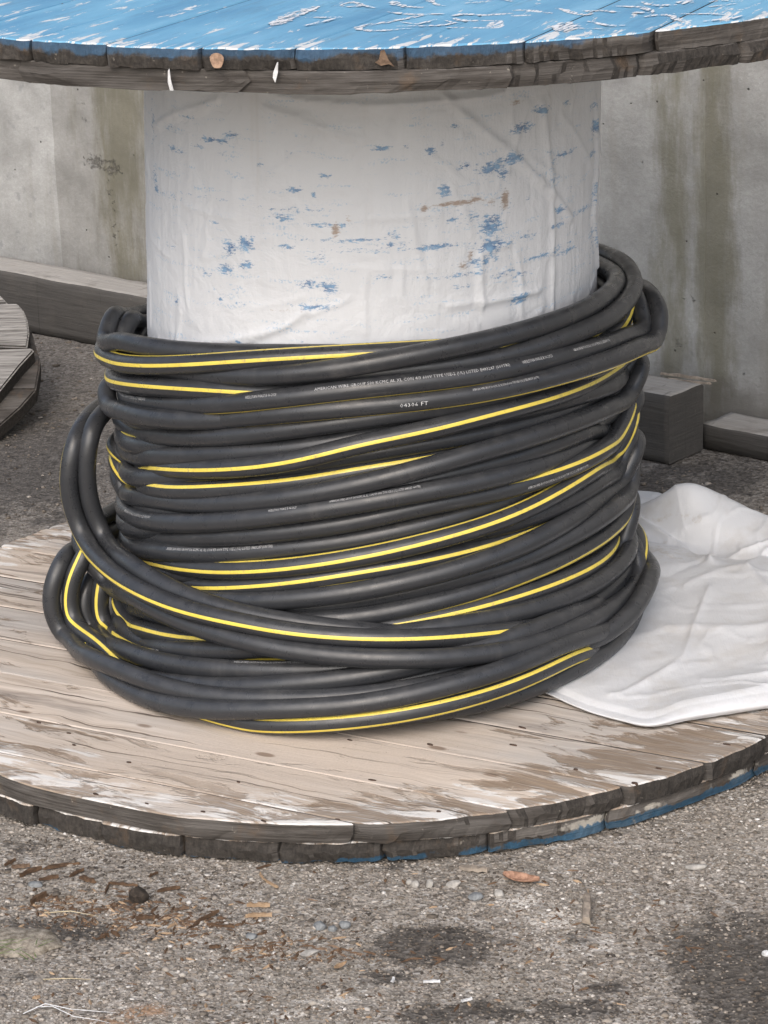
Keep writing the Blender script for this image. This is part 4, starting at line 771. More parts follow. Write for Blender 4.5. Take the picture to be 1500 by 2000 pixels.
# ------------------------------------------------------------------ boards of the reel flanges
def board_mesh(name, a, b, ang, R, z0, z1, seed, cx=0, cy=0, tilt=0, gap=.0016, jag=.0035):
    """one straight board of a round flange: the strip between offsets a and b, cut to the circle"""
    rn = random.Random(seed)
    g = Vector((math.cos(ang), math.sin(ang))); nrm = Vector((-g.y, g.x))
    a2, b2 = a+gap*rn.uniform(.4, 1.3), b-gap*rn.uniform(.4, 1.3)
    if a2 <= -R+.006: a2 = -R+.006
    if b2 >= R-.006: b2 = R-.006
    NE = 26
    sd_ = seed*13.7
    def end(sgn, ring):
        rb = R+rn0[0 if sgn > 0 else 1]; out = []
        o_ = np.linspace(a2, b2, NE)
        w_ = fbm(o_*34+sd_+sgn*50, np.full(NE, ring*1.3), 210, 4)*.0045+fbm(o_*190+sd_, np.full(NE, ring*2.1+sgn), 220, 3)*.0018
        w_[0] -= abs(w_[0])+.0025; w_[-1] -= abs(w_[-1])+.0025
        rr_ = rb+w_-(.0022 if ring != 1 else 0)
        return [(o, sgn*math.sqrt(max(q*q-o*o, 1e-5))) for o, q in zip(o_, rr_)]
    rn0 = (rn.uniform(-.004, .003), rn.uniform(-.004, .003))
    bm = bmesh.new()
    dz = rn.uniform(-.0012, .0004) if z1 < .5 else rn.uniform(-.0004, .0004)
    rings = []
    for ring, zf in ((0, 0.), (1, .5), (2, 1.)):
        pts = end(1, ring)+end(-1, ring)[::-1]
        poly = [g*t+nrm*o_ for o_, t in pts]
        jz = [fbm(np.array([k*.45+sd_]), np.array([ring*3.]), 230, 3)[0]*(.0042 if 0 < zf < 1 else (.0022 if zf == 0 else .0008)) for k in range(len(poly))]
        zv = z0+(z1+dz-z0)*zf
        rings.append([bm.verts.new((p.x+cx, p.y+cy, zv+q+tilt*p.x)) for p, q in zip(poly, jz)])
    lo, hi = rings[0], rings[2]
    n = len(lo)
    bm.faces.new(hi); bm.faces.new(lo[::-1])
    for a_, b_ in zip(rings, rings[1:]):
        for i in range(n):
            bm.faces.new((a_[i], a_[(i+1) % n], b_[(i+1) % n], b_[i]))
    bmesh.ops.recalc_face_normals(bm, faces=bm.faces)
    te = [e for e in bm.edges if all(v in hi for v in e.verts)]
    bmesh.ops.bevel(bm, geom=te, offset=.0014, segments=1, affect='EDGES')
    uvl = (bm.loops.layers.uv.get('uv') or bm.loops.layers.uv.new('uv'))
    ou, ov = rn.uniform(0, 40), rn.uniform(0, 40)
    bm.normal_update()
    for f in bm.faces:
        cz = f.calc_center_median()
        if abs(f.normal.z) > .5 and (cz.z-tilt*cz.x > z1-.004 or cz.z-tilt*cz.x < z0+.003):
            f.material_index = 0 if cz.z-tilt*cz.x > (z0+z1)/2 else 2
            if (f.normal.z > 0) != (f.material_index == 0): f.normal_flip()
            for l in f.loops:
                q = Vector((l.vert.co.x, l.vert.co.y)); l[uvl].uv = (q.dot(g)+ou, q.dot(nrm)+ov)
        else:
            e_ = abs(f.normal.x*g.x+f.normal.y*g.y) > .72
            f.material_index = 1 if e_ else 2
            for l in f.loops:
                q = Vector((l.vert.co.x, l.vert.co.y))
                l[uvl].uv = ((q.dot(nrm) if e_ else q.dot(g))+ou, l.vert.co.z+ov)
    m = bpy.data.meshes.new(name)
    bm.to_mesh(m); bm.free()
    at = m.attributes.new('tint', 'FLOAT', 'POINT')
    at.data.foreach_set('value', [rn.random()]*len(m.vertices))
    return m

def layer(parent, name, seams, ang, R, z0, z1, mats, seed, cx=0, cy=0, tilt=0, shape=None):
    out = []
    for k, (a, b) in enumerate(zip(seams, seams[1:])):
        m = board_mesh(name, a, b, ang, R*(1+(-.002 if k % 2 else .001)), z0, z1, seed+k, cx, cy, tilt)
        if shape: shape(m)
        out.append(put(name, m, parent, mats))
    return out

reel = empty('cable_reel')
tag(reel, 'large wooden cable reel with peeling blue top and white wrapped drum', 'cable reel')
low = empty('lower_flange'); low.parent = reel
upp = empty('upper_flange'); upp.parent = reel
R = .6722
A_LO, A_HI = math.radians(-29.5), math.radians(66.5)
def fill(seams, step):
    s = list(seams)
    while s[0] > -R: s.insert(0, s[0]-step*random.uniform(.93, 1.07))
    while s[-1] < R: s.append(s[-1]+step*random.uniform(.93, 1.07))
    return s
# the lower flange: boards of the top layer run away to the left, those beneath cross them
# (offset is along the normal, so the front-most board has the most negative offset)
lo_top = fill([-.595, -.490, -.3745, -.272, -.165], .107)
lo_bot = fill([-.33, -.222, -.108, .0], .108)
def dustmap(m):
    n = len(m.vertices)
layer(low, 'flange_board', lo_top, A_LO, R, TIN+.0006, ZB, [M['top'], M['e_end0'], M['e_long0']], 100)
layer(low, 'flange_board', lo_bot, A_LO+math.pi/2, R, .0, TIN, [M['top'], M['e_end1'], M['e_long1']], 200)
UX, UY, TILT = .0368, .0087, -.0144
up_top = fill([-.613, -.51, -.400, -.29, -.181, -.080, .03, .13], .105)
up_bot = fill([-.60, -.50, -.39], .106)
RU = .676
layer(upp, 'flange_board', up_top, A_HI, RU, ZU+T2+.0006, ZT, [M['blue'], M['e_end2'], M['e_long2']], 300, UX, UY, TILT)
layer(upp, 'flange_board', up_bot, A_HI+math.pi/2, RU, ZU, ZU+T2, [M['e_long0'], M['e_end0'], M['e_long0']], 400, UX, UY, TILT)

# painted, half worn-off lettering on the blue boards: thin brushed strokes
def stroke(pts, hw, seed):
    P = [Vector(p) for p in pts]; rn = random.Random(seed)
    Q = [P[0]]
    for p, q in zip(P, P[1:]):
        n = max(1, int((q-p).length/.006))
        Q += [p+(q-p)*(i/n) for i in range(1, n+1)]
    V, F = [], []
    for i, p in enumerate(Q):
        t = (Q[min(i+1, len(Q)-1)]-Q[max(i-1, 0)]).normalized(); nn = Vector((-t.y, t.x))
        k = hw*min(1, .35+.65*min(i, len(Q)-1-i)/3)
        for s_ in (-1, 1):
            q = p+nn*s_*k*rn.uniform(.45, 1.15)+t*rn.uniform(-.002, .002)
            V.append((q.x, q.y, ZT+.0009+TILT*(q.x-UX)))
        if i: F.append((2*i-2, 2*i-1, 2*i+1, 2*i))
    return V, F
V, F = [], []
for k, (hw, pts) in enumerate(STROKES):
    v, f = stroke(pts, hw, 900+k)
    F += [tuple(i+len(V) for i in q) for q in f]; V += v
put('painted_lettering', pydata('painted_lettering', V, F), upp, [M['lettering']])

# nails driven into the lower flange
bm = bmesh.new(); bmesh.ops.create_cone(bm, cap_ends=True, segments=10, radius1=.0042, radius2=.0036, depth=.003)
nm = bpy.data.meshes.new('nail'); bm.to_mesh(nm); bm.free(); nm.materials.append(M['rust'])
for x, y in NAILS:
    o = bpy.data.objects.new('nail', nm); COL.objects.link(o); o.parent = low
    o.location = (x, y, ZB-.0007); o.scale = (random.uniform(.7, 1.5), random.uniform(.3, .5), 1); o.rotation_euler = (random.uniform(-.1, .1), random.uniform(-.1, .1), A_LO+random.uniform(-.2, .2))

# ------------------------------------------------------------------ drum in its white woven wrapping
KX = .0413
def polydist(S_, Zz, pts):
    """distance to a polyline given as (theta, z) and the signed side"""
    best = np.full(S_.shape, 9.0); sg = np.zeros_like(S_)
    for (t0, z0), (t1, z1) in zip(pts, pts[1:]):
        ax, ay, bx, by = t0*.3, z0, t1*.3, z1
        L = (bx-ax)**2+(by-ay)**2+1e-12
        t = np.clip(((S_-ax)*(bx-ax)+(Zz-ay)*(by-ay))/L, 0, 1)
        d = np.hypot(S_-ax-t*(bx-ax), Zz-ay-t*(by-ay))
        c = (bx-ax)*(Zz-ay)-(by-ay)*(S_-ax)
        sg = np.where(d < best, np.sign(c), sg); best = np.minimum(best, d)
    return best, sg
zz = np.linspace(ZB+.002, ZU-.001, 300); tt = np.linspace(-math.pi, math.pi, 800, endpoint=False)
TT, ZZ = np.meshgrid(tt, zz)
S_ = TT*.3
hh = (ZZ-ZB)/H
rad = .3035-.006*hh+.0012*fbm(S_*5, ZZ*4, 80, 4)+.0009*fbm(S_*3, ZZ*24, 84, 3)+.0016*np.maximum(0, fbm(S_*38, ZZ*3.0, 88, 3))
rad += .003*np.exp(-((hh-.97)/.05)**2)*fbm(S_*16, ZZ*6, 90, 3)
amp = [.004, .005, .0025, .003, .003, .004, .003, .002, .003, .003, .003, .003]
for pts, am in zip(CREASE, amp):
    d, sg = polydist(S_, ZZ, pts)
    rad += am*np.exp(-(d/.006)**2)-am*.55*np.exp(-(d/.013)**2)*(sg < 0)
rw = random.Random(5)                                        # small tight wrinkles in the sheeting
for k in range(64):
    t0, z0 = rw.uniform(-math.pi, .1), rw.uniform(.44, .88); a_ = rw.choice([1.57, 1.57, .5, 2.6, .1])+rw.uniform(-.35, .35); L = rw.uniform(.03, .11)
    pl = [(t0+(math.cos(a_)*L*q+.004*rw.uniform(-1, 1))/.3, z0+math.sin(a_)*L*q) for q in (-.5, -.17, .17, .5)]
    win = (np.abs(S_-t0*.3) < L) & (np.abs(ZZ-z0) < L)
    d, sg = polydist(S_[win], ZZ[win], pl)
    rad[win] += rw.uniform(.0007, .0018)*np.exp(-(d/.0042)**2)
blue = np.zeros_like(S_); rust = np.zeros_like(S_)
for L, A_ in ((BLUE, blue), (RUST, rust)):
    for th, z, ds, dzz, s in L:
        q = ((S_-th*.3)/ds)**2+((ZZ-z)/dzz)**2
        np.maximum(A_, s*np.exp(-q*.75), out=A_)
m = gridmesh('drum_wrap', KX*ZZ+rad*np.cos(TT), rad*np.sin(TT), ZZ, {'blue': blue, 'rust': rust}, (S_, ZZ), wrap=True)
put('drum_wrap', m, reel, [M['wrap']])

# ------------------------------------------------------------------ the coil of cable, turn by turn
coil = empty('cable_coil', (0, 0, ZB))
tag(coil, 'loose coil of thick black cable with yellow stripes heaped round the white drum', 'cable')
RC = .0126
NT = 280
def closed_path(pts):
    """closed smooth path through (angle, distance from the drum axis, height), evenly resampled"""
    a = [math.radians(p[0]) for p in pts]; r = [p[1] for p in pts]; z = [p[2] for p in pts]
    gap = a[0]+2*math.pi-a[-1]; n = max(3, int(gap/.4)); m = len(a)
    for i in range(1, n):
        k = i/n; s = k*k*(3-2*k)
        a.append(a[m-1]+gap*k); r.append(r[m-1]*(1-s)+r[0]*s); z.append(z[m-1]*(1-s)+z[0]*s)
    a, r, z = np.array(a), np.maximum(r, .3155), np.maximum(z, ZB+RC+.001)
    Q = np.stack([KX*z+r*np.cos(a), r*np.sin(a), z], -1)
    d = np.linalg.norm(np.roll(Q, -1, 0)-Q, axis=1)
    t = np.concatenate([[0], np.cumsum(d)]); L = t[-1]
    t3 = np.concatenate([t[:-1]-L, t[:-1], t[:-1]+L]); Q3 = np.tile(Q, (3, 1))
    k3 = len(t3); tg = np.zeros_like(Q3)
    h0 = (t3[1:-1]-t3[:-2])[:, None]; h1 = (t3[2:]-t3[1:-1])[:, None]
    tg[1:-1] = ((Q3[1:-1]-Q3[:-2])/h0*h1+(Q3[2:]-Q3[1:-1])/h1*h0)/(h0+h1)
    x = np.linspace(0, L, NT, endpoint=False)
    i = np.searchsorted(t3, x, 'right')-1
    h = (t3[i+1]-t3[i])[:, None]; u = ((x-t3[i])[:, None])/h
    y = (2*u**3-3*u**2+1)*Q3[i]+(u**3-2*u**2+u)*h*tg[i]+(-2*u**3+3*u**2)*Q3[i+1]+(u**3-u**2)*h*tg[i+1]
    w_ = np.exp(-.5*(np.arange(-9, 10)/2.8)**2); w_ /= w_.sum()
    yp = np.concatenate([y[-9:], y, y[:9]])
    y = np.stack([np.convolve(yp[:, c], w_, 'valid') for c in range(3)], -1)
    y[:, 2] = np.maximum(y[:, 2], ZB+RC+.0006)
    ex, ey = y[:, 0]-KX*y[:, 2], y[:, 1]; rr_ = np.hypot(ex, ey); k_ = np.maximum(rr_, .3158)/rr_
    y[:, 0], y[:, 1] = KX*y[:, 2]+ex*k_, ey*k_
    return y
def frames(P):
    T = np.roll(P, -1, 0)-np.roll(P, 1, 0); T /= np.linalg.norm(T, axis=1)[:, None]
    th = np.arctan2(P[:, 1], P[:, 0]-KX*P[:, 2])
    Nn = np.stack([np.cos(th), np.sin(th), 0*th], -1); Nn -= T*(Nn*T).sum(1)[:, None]; Nn /= np.linalg.norm(Nn, axis=1)[:, None]
    return P, T, Nn, np.cross(Nn, T), th
from mathutils.kdtree import KDTree
PATHS = [closed_path(p[2]) for p in TURNS]
REST = [p.copy() for p in PATHS]
def settle(paths, rest, rounds=8, limit=.013):
    """let the turns push each other apart so that they lie side by side instead of through each other"""
    n = len(paths); A_ = np.stack(paths); A0 = np.stack(rest)
    ray = A0-np.array(EYE)[None, None]; ray /= np.linalg.norm(ray, axis=2)[..., None]
    for it in range(rounds):
        flat = A_.reshape(-1, 3)
        kd = KDTree(len(flat))
        for q, p in enumerate(flat): kd.insert(p, q)
        kd.balance()
        mv = np.zeros_like(flat); cnt = np.zeros(len(flat))
        for q, p in enumerate(flat):
            t_ = q//NT; best = {}
            for co, idx, d in kd.find_range(p, RC*1.9):
                o_ = idx//NT
                if o_ != t_ and (o_ not in best or d < best[o_][0]): best[o_] = (d, idx)
            for d, idx in best.values():
                v = flat[q]-flat[idx]; l_ = max(d, 1e-4)
                mv[q] += v/l_*(RC*1.9-d)*.42; cnt[q] += 1
        mv = mv/np.maximum(cnt, 1)[:, None]**.5
        mv = mv.reshape(A_.shape)
        along = (mv*ray).sum(2)[..., None]*ray
        mv = along+.35*(mv-along)
        W_ = np.exp(-.5*(np.minimum(np.arange(NT), NT-np.arange(NT))/11.)**2); W_ /= W_.sum()     # a stiff cable only bends gently
        mv = np.real(np.fft.ifft(np.fft.fft(mv, axis=1)*np.fft.fft(W_)[None, :, None], axis=1))
        A_ = A_+mv
        df = A_-A0; L_ = np.linalg.norm(df, axis=2)[..., None]
        A_ = A0+df*np.minimum(1, limit/np.maximum(L_, 1e-9))
        A_[..., 2] = np.maximum(A_[..., 2], ZB+RC+.0004)
        ex, ey = A_[..., 0]-KX*A_[..., 2], A_[..., 1]; r_ = np.hypot(ex, ey); k_ = np.maximum(r_, .3158)/r_
        A_[..., 0], A_[..., 1] = KX*A_[..., 2]+ex*k_, ey*k_
    for _ in range(3):
        A_ = (np.roll(A_, 1, 1)+2*A_+np.roll(A_, -1, 1))/4
    return list(A_)
PATHS = settle(PATHS, REST)
NS = 20
FRAMES = {}
TURN = {}
for k, (name, phi, pts) in enumerate(TURNS):
    P, T, Nn, U, TH = frames(PATHS[k])
    FRAMES[name] = (P, T, Nn, U)
    ph = np.linspace(0, 2*math.pi, NS, endpoint=False)
    V = P[:, None]+RC*(np.cos(ph)[None, :, None]*Nn[:, None]+np.sin(ph)[None, :, None]*U[:, None])
    i = np.arange(NT)[:, None]; j = np.arange(NS)[None]
    f = np.stack([i*NS+j, ((i+1) % NT)*NS+j, ((i+1) % NT)*NS+(j+1) % NS, i*NS+(j+1) % NS], -1).reshape(-1, 4)
    m = bpy.data.meshes.new('cable_turn')
    m.vertices.add(NT*NS); m.vertices.foreach_set('co', V.ravel())
    m.loops.add(f.size); m.loops.foreach_set('vertex_index', f.ravel().astype(np.int32))
    m.polygons.add(len(f)); m.polygons.foreach_set('loop_start', np.arange(0, f.size, 4, dtype=np.int32))
    m.update(calc_edges=True)
    wv = (1+np.cos(TH))/2
    arc = np.concatenate([[0], np.cumsum(np.linalg.norm(np.roll(P, -1, 0)-P, axis=1))])+k*1.7
    sets = [phi[:2] if phi else None, phi[2:] if phi and len(phi) == 4 else None]
    for lname, pr in zip(('stripe_a', 'stripe_b'), sets):
        p0 = np.full(NT, math.pi) if pr is None else np.radians(pr[0]+(pr[1]-pr[0])*wv)
        if pr is None:
            base = None
        ii = np.repeat(i, NS, 1)
        uvs = np.zeros((NT, NS, 4, 2))
        for c, (di, dj) in enumerate(((0, 0), (1, 0), (1, 1), (0, 1))):
            pj = (j+dj)*2*math.pi/NS
            q0 = p0[(ii+di) % NT]
            vv = (pj-q0)/(2*math.pi) if pr is not None else np.full_like(ii, 0, float)+.5
            uvs[:, :, c, 0] = arc[ii+di]; uvs[:, :, c, 1] = vv
        L = m.uv_layers.new(name=lname); L.data.foreach_set('uv', uvs.astype(np.float32).ravel())
    o = put('cable_turn', m, coil, [M['cable']], smooth=True)
    o.location = (0, 0, -ZB)
    TURN[name] = o

# ---- printing on the jackets: flat type wrapped on the round of the cable
def print_on(turn, text, th0, phi0, size, squash=1.0):
    P, T, Nn, U = FRAMES[turn]
    cu = bpy.data.curves.new('printed_lettering', 'FONT'); cu.body = text; cu.size = size*.86; cu.resolution_u = 1
    cu.space_character = 1.05
    to = bpy.data.objects.new('tmp_text', cu); COL.objects.link(to)
    bpy.context.view_layer.update()
    m = bpy.data.meshes.new_from_object(to)
    bpy.data.objects.remove(to); bpy.data.curves.remove(cu)
    co = np.zeros(len(m.vertices)*3); m.vertices.foreach_get('co', co); co = co.reshape(-1, 3)
    seg = np.linalg.norm(np.roll(P, -1, 0)-P, axis=1); cum = np.concatenate([[0], np.cumsum(seg)])
    s0 = np.interp(th0, np.arange(NT+1), cum)
    q = np.interp(s0+co[:, 0]*squash, cum, np.arange(NT+1))
    i0 = np.floor(q).astype(int) % NT; i1 = (i0+1) % NT; fr = (q-np.floor(q))[:, None]
    def at_(A_): return A_[i0]*(1-fr)+A_[i1]*fr
    an = np.radians(phi0)+(co[:, 1]-size*.35)/RC
    V = at_(P)+(RC+.0003)*(np.cos(an)[:, None]*at_(Nn)+np.sin(an)[:, None]*at_(U))
    m.vertices.foreach_set('co', V.ravel()); m.update()
    m.materials.clear()
    o = put('printed_lettering', m, TURN[turn], [M['ink']])
    return o
LEGEND = 'AMERICAN WIRE GROUP 500 KCMC AL XL CON 4/3 600V TYPE USE-2 (UL) LISTED E483287 (600TRI)'
OWNER = 'WESLEYAN PHASE B 06-2023'
def th_at(turn, xpos):
    P = FRAMES[turn][0]; k = np.argmin(P[:, 1]); a = k
    while P[a, 1] < -.01 and a > 1: a -= 1
    e = k
    while P[e, 1] < -.01 and e < NT-1: e += 1
    return float(np.interp(xpos, P[a:e, 0], np.arange(a, e)))
for turn, text, xpos, phi, size, sq in [
        ('S3', LEGEND, -.318, 34, .0062, .60), ('S3', OWNER, -.135, 40, .0062, .62), ('S3', LEGEND, -.052, 44, .0066, .92), ('S3', OWNER, .196, 40, .0066, .62), ('S3', LEGEND, .262, 40, .0058, .34),
        ('S4', '04306 FT', .047, 2, .0078, 1.25), ('S4', LEGEND, .135, 42, .005, .45),
        ('R', LEGEND, -.312, 44, .0056, .50), ('R', OWNER, -.115, 52, .0056, .6), ('R', LEGEND, -.04, 58, .0056, .5),
        ('W', LEGEND, -.25, 40, .0062, .72), ('Z', '04266 FT', -.247, 38, .0068, .9), ('AE', '04294 FT', .118, 56, .0070, .9),
        ('AD', 'LISTED E483287 (600TRI)', .06, -30, .0056, .7), ('S', LEGEND, .20, -4, .0056, .48), ('B7', LEGEND, -.17, 72, .0056, .55), ('B9b', 'USE-2 (UL) LISTED E483287 (600TRI)', -.29, 4, .0060, .62),
        ('AG', LEGEND, .22, 12, .0056, .42), ('B5', OWNER, .0, 50, .0056, .6), ('D', LEGEND, -.32, -34, .0052, .42)]:
    print_on(turn, text, th_at(turn, xpos), phi, size, sq)

# ------------------------------------------------------------------ white woven tarpaulin over the right of the flange
C0 = np.array(TARP)
def resample(A_, n, ax):
    k = A_.shape[ax]; t = np.linspace(0, k-1, n)
    i = np.clip(np.floor(t).astype(int), 0, k-2); u = t-i
    def tk(q): return np.take(A_, np.clip(q, 0, k-1), axis=ax)
    sh = [1]*A_.ndim; sh[ax] = n; u = u.reshape(sh)
    a, b, c, d = tk(i-1), tk(i), tk(i+1), tk(i+2)
    return .5*((2*b)+(-a+c)*u+(2*a-5*b+4*c-d)*u*u+(-a+3*b-3*c+d)*u**3)
back = C0[-1].copy(); b1 = back+np.array([.012, .03, 0]); b1[:, 2] = back[:, 2]-.018; b2 = back+np.array([.03, .075, 0]); b2[:, 2] = np.maximum(.055, back[:, 2]-.06)
b3 = b2+np.array([.03, .07, 0]); b3[:, 2] = .056
Cc = np.concatenate([C0, b1[None], b2[None], b3[None]], 0)
Gd = resample(resample(Cc, 230, 0), 250, 1)
nr, nc = Gd.shape[:2]
rr_, cc_ = np.meshgrid(np.linspace(0, 1, nr), np.linspace(0, 1, nc), indexing='ij')
Xg, Yg, Zg = Gd[..., 0].copy(), Gd[..., 1].copy(), Gd[..., 2].copy()
flat_ = np.clip((.16-rr_)/.03, 0, 1)
wr = fbm(Xg*11+Yg*5, Yg*9-Xg*4, 130, 4)
rid = 1-2*np.abs(fbm(Xg*8+3*vnoise(Yg*6, Xg*6, 8), Yg*10, 140, 3))
Zg += (1-flat_*.7)*(-.0*wr+.010*np.clip(rid-.82, 0, 1)+.0004*fbm(Xg*45, Yg*38, 150, 3))
TC = [[(.52, .62), (.60, .50), (.70, .40), (.80, .30)], [(.52, .62), (.62, .72), (.70, .86)], [(.9, .05), (.72, .30), (.60, .34), (.56, .60), (.60, .9)], [(.30, .15), (.36, .5), (.33, .95)], [(.20, .3), (.30, .55), (.44, .62)], [(.62, .78), (.50, .72), (.40, .80), (.28, .78)],
      [(.42, .10), (.50, .28), (.48, .5), (.52, .62)], [(.24, .6), (.22, .8), (.27, 1.)], [(.66, .55), (.80, .52), (.92, .50)], [(.46, .85), (.5, .7), (.45, .55)]]
RP = np.linspace(0, 1, nr)
for pl, am in zip(TC, (.016, .014, -.009, .008, .008, .010, -.008, .008, .007, .007)):
    best = np.full(rr_.shape, 9.)
    for (r0, c0), (r1, c1) in zip(pl, pl[1:]):
        ax_, ay_, bx_, by_ = c0*.6, r0*.8, c1*.6, r1*.8
        t_ = np.clip(((cc_*.6-ax_)*(bx_-ax_)+(rr_*.8-ay_)*(by_-ay_))/((bx_-ax_)**2+(by_-ay_)**2), 0, 1)
        best = np.minimum(best, np.hypot(cc_*.6-ax_-t_*(bx_-ax_), rr_*.8-ay_-t_*(by_-ay_)))
    Zg += am*(.55*np.exp(-best/.006)+.35*np.exp(-best/.022))*(.7+.6*vnoise(cc_*14, rr_*14, 171))
def crumple(n, slope, seed):
    """facets of crumpled sheet: sharp ridges between randomly placed dents"""
    r_ = np.random.default_rng(seed); best = np.full(Xg.shape, 9.)
    for cx_, cy_, k_ in zip(r_.uniform(.05, .85, n), r_.uniform(-.5, .5, n), r_.uniform(.6, 1.5, n)):
        dx_, dy_ = Xg-cx_, Yg-cy_
        best = np.minimum(best, np.sqrt((dx_*.8+dy_*.6)**2+((dy_*.8-dx_*.6)*1.8)**2)*k_)
    return best*slope
lift = 1-flat_*.75
Zg += lift*(crumple(40, .042, 5)+crumple(260, .020, 6)-.002)
edge_j = np.exp(-rr_/.012)
Yg += edge_j*.005*fbm(Xg*40, Xg*7, 160, 3)
Zg = np.maximum(Zg, .0545+.0004)
off = np.hypot(Xg, Yg) > .69                                  # past the rim it hangs towards the ground
Zg = np.where(off, Zg-np.clip((np.hypot(Xg, Yg)-.69)*.9, 0, .045), Zg)
dirt = .16+.75*np.exp(-rr_/.10)*np.clip(1.1-cc_*2.2, 0, 1)+.85*np.exp(-((rr_-.545)/.05)**2)*np.clip(1.1-cc_*1.3, .15, 1)+.35*np.exp(-((rr_-.70)/.03)**2)*(cc_ < .6)
m = gridmesh('tarpaulin', Xg, Yg, Zg, {'dirt': dirt}, (Xg, Yg))
o = put('tarpaulin', m, None, [M['tarp']])
sm = o.modifiers.new('thickness', 'SOLIDIFY'); sm.thickness = .0007; sm.offset = 1
tag(o, 'crumpled white woven sheet spread over the right side of the lower wooden flange', 'tarp')

# ------------------------------------------------------------------ part of another, bare grey reel flange at the left
rl = empty('reel_flange', (-.85, 1.35, 0))
tag(rl, 'edge of a bare grey weathered reel flange leaning in from the left', 'reel flange')
TLT = math.radians(17); NV = Vector((0, -math.sin(TLT), math.cos(TLT)))
def slab(name, poly, th, mats, seed):
    bm = bmesh.new(); rn = random.Random(seed)
    P = [Vector(p) for p in poly]
    hi = [bm.verts.new(p) for p in P]; lo = [bm.verts.new(p-NV*th) for p in P]
    n = len(P); bm.faces.new(hi); bm.faces.new(lo[::-1])
    for i in range(n): bm.faces.new((hi[i], hi[(i+1) % n], lo[(i+1) % n], lo[i]))
    bmesh.ops.recalc_face_normals(bm, faces=bm.faces)
    bmesh.ops.bevel(bm, geom=[e for e in bm.edges if all(v in hi for v in e.verts)], offset=.003, segments=2, affect='EDGES')
    uvl = (bm.loops.layers.uv.get('uv') or bm.loops.layers.uv.new('uv')); bm.normal_update(); ou = rn.uniform(0, 30)
    for f in bm.faces:
        up_ = f.normal.dot(NV) > .6
        f.material_index = 0 if up_ else 1
        for l in f.loops:
            c = l.vert.co; l[uvl].uv = (c.x+ou, c.y+ou) if up_ else (c.x+c.y+ou, c.z)
    m = bpy.data.meshes.new(name); bm.to_mesh(m); bm.free()
    at = m.attributes.new('tint', 'FLOAT', 'POINT'); at.data.foreach_set('value', [rn.random()]*len(m.vertices))
    o = put(name, m, rl, mats); o.location = -rl.location
    return o
g = G('silver_grey_wood'); uv = g.uv('uv')
gr = g.noise(g.sc(uv, (7, 130, 1)), 1, 7, .65); cr = g.noise(g.sc(uv, (5, 75, 1)), 1, 4, .6)
col = g.mix(g.st(gr, .3, .7), (.10, .092, .083), (.36, .343, .32)); col = g.mix(g.st(cr, .60, .66, 0, .85), col, (.035, .03, .026))
M['silver'] = g.out(col, .88, g.bump(g.ma('SUBTRACT', gr, g.st(cr, .58, .66)), .004, .9))
for k, p in enumerate(LEFTBOARDS): slab('board', p, .025, [M['silver'], M['e_end0']], 500+k)
for k, p in enumerate(LEFTLOW): slab('board', p, .026, [M['e_long0'], M['e_end0']], 520+k)

# ------------------------------------------------------------------ litter on the ground and scraps stuck to the reel
def sliver(name, L, W, Th, seed, mat, bend=.12, taper=.5):
    """a split piece of wood or bark: tapering, twisted, ragged ends"""
    rn = random.Random(seed); n = 7; V, F = [], []
    for i in range(n):
        t = i/(n-1); w_ = W*(1-taper*abs(2*t-1)**1.6)*rn.uniform(.75, 1.15); h_ = Th*rn.uniform(.6, 1.1)
        x = (t-.5)*L; y = bend*L*math.sin(t*3)*.3+rn.uniform(-.08, .08)*W; z = rn.uniform(0, .25)*Th
        V += [(x, y-w_/2, z), (x+rn.uniform(-.05, .05)*L, y+w_/2, z+rn.uniform(0, .3)*Th), (x, y+w_*.3, z+h_), (x, y-w_*.35, z+h_*rn.uniform(.8, 1.1))]
        if i:
            a = 4*(i-1)
            F += [(a+k, a+(k+1) % 4, a+4+(k+1) % 4, a+4+k) for k in range(4)]
    F += [(0, 1, 2, 3), (4*n-4, 4*n-1, 4*n-2, 4*n-3)]
    m = pydata(name, V, F)
    bm = bmesh.new(); bm.from_mesh(m); bmesh.ops.recalc_face_normals(bm, faces=bm.faces); bm.to_mesh(m); bm.free()
    return put(name, m, None, [mat])
def gz_at(x, y):
    return float(-.0035+.0035*fbm(np.array([x*9]), np.array([y*9]), 3, 3)[0]+.0022*fbm(np.array([x*45]), np.array([y*45]), 9, 2)[0])
def lay(o, x, y, rz=0, dz=0., rx=0., ry=0.):
    o.location = (x, y, gz_at(x, y)+dz); o.rotation_euler = (rx, ry, rz); return o
CHIP_LABELS = ['pale split chip standing out of the bark heap, forked away from the rim', 'pale chip crossing the forked one above the dark clod', 'upper of the two orange wood chips lying side by side', 'lower of the two orange wood chips lying side by side',
    'bark shred beside the blue-grey stone on the litter', 'thick bark shred right of the blue-grey stone on the litter', 'bark shred at the top of the litter, nearest the rim', 'widest brown bark flake in the left litter', 'bark shred above the pale forked chip', 'thin bark shred left of the pale forked chip',
    'small bark shred at the left frame edge, nearest the rim', 'brown bark shred left of the blue-grey stone', 'thin brown twig of bark on the dark damp patch', 'short crumb of bark on the dark damp patch', 'flat brown flake below the two orange chips', 'brown shred left of the two orange chips',
    'small shred between the clod and the two orange chips', 'long thin brown shred under the two orange chips', 'dark flake just right of the dark clod', 'tiny brown chip beside the lump of moss', 'thin brown shred near the rim, right of the forked chip', 'brown flake between the forked chip and the orange chips',
    'brown crumb of bark below the dark clod, right side', 'brown shred touching the forked chip from the rim side', 'long dark bark strip crossing the left litter', 'broad dark bark piece in the middle of the left litter', 'small bark crumb left of the dark clod']
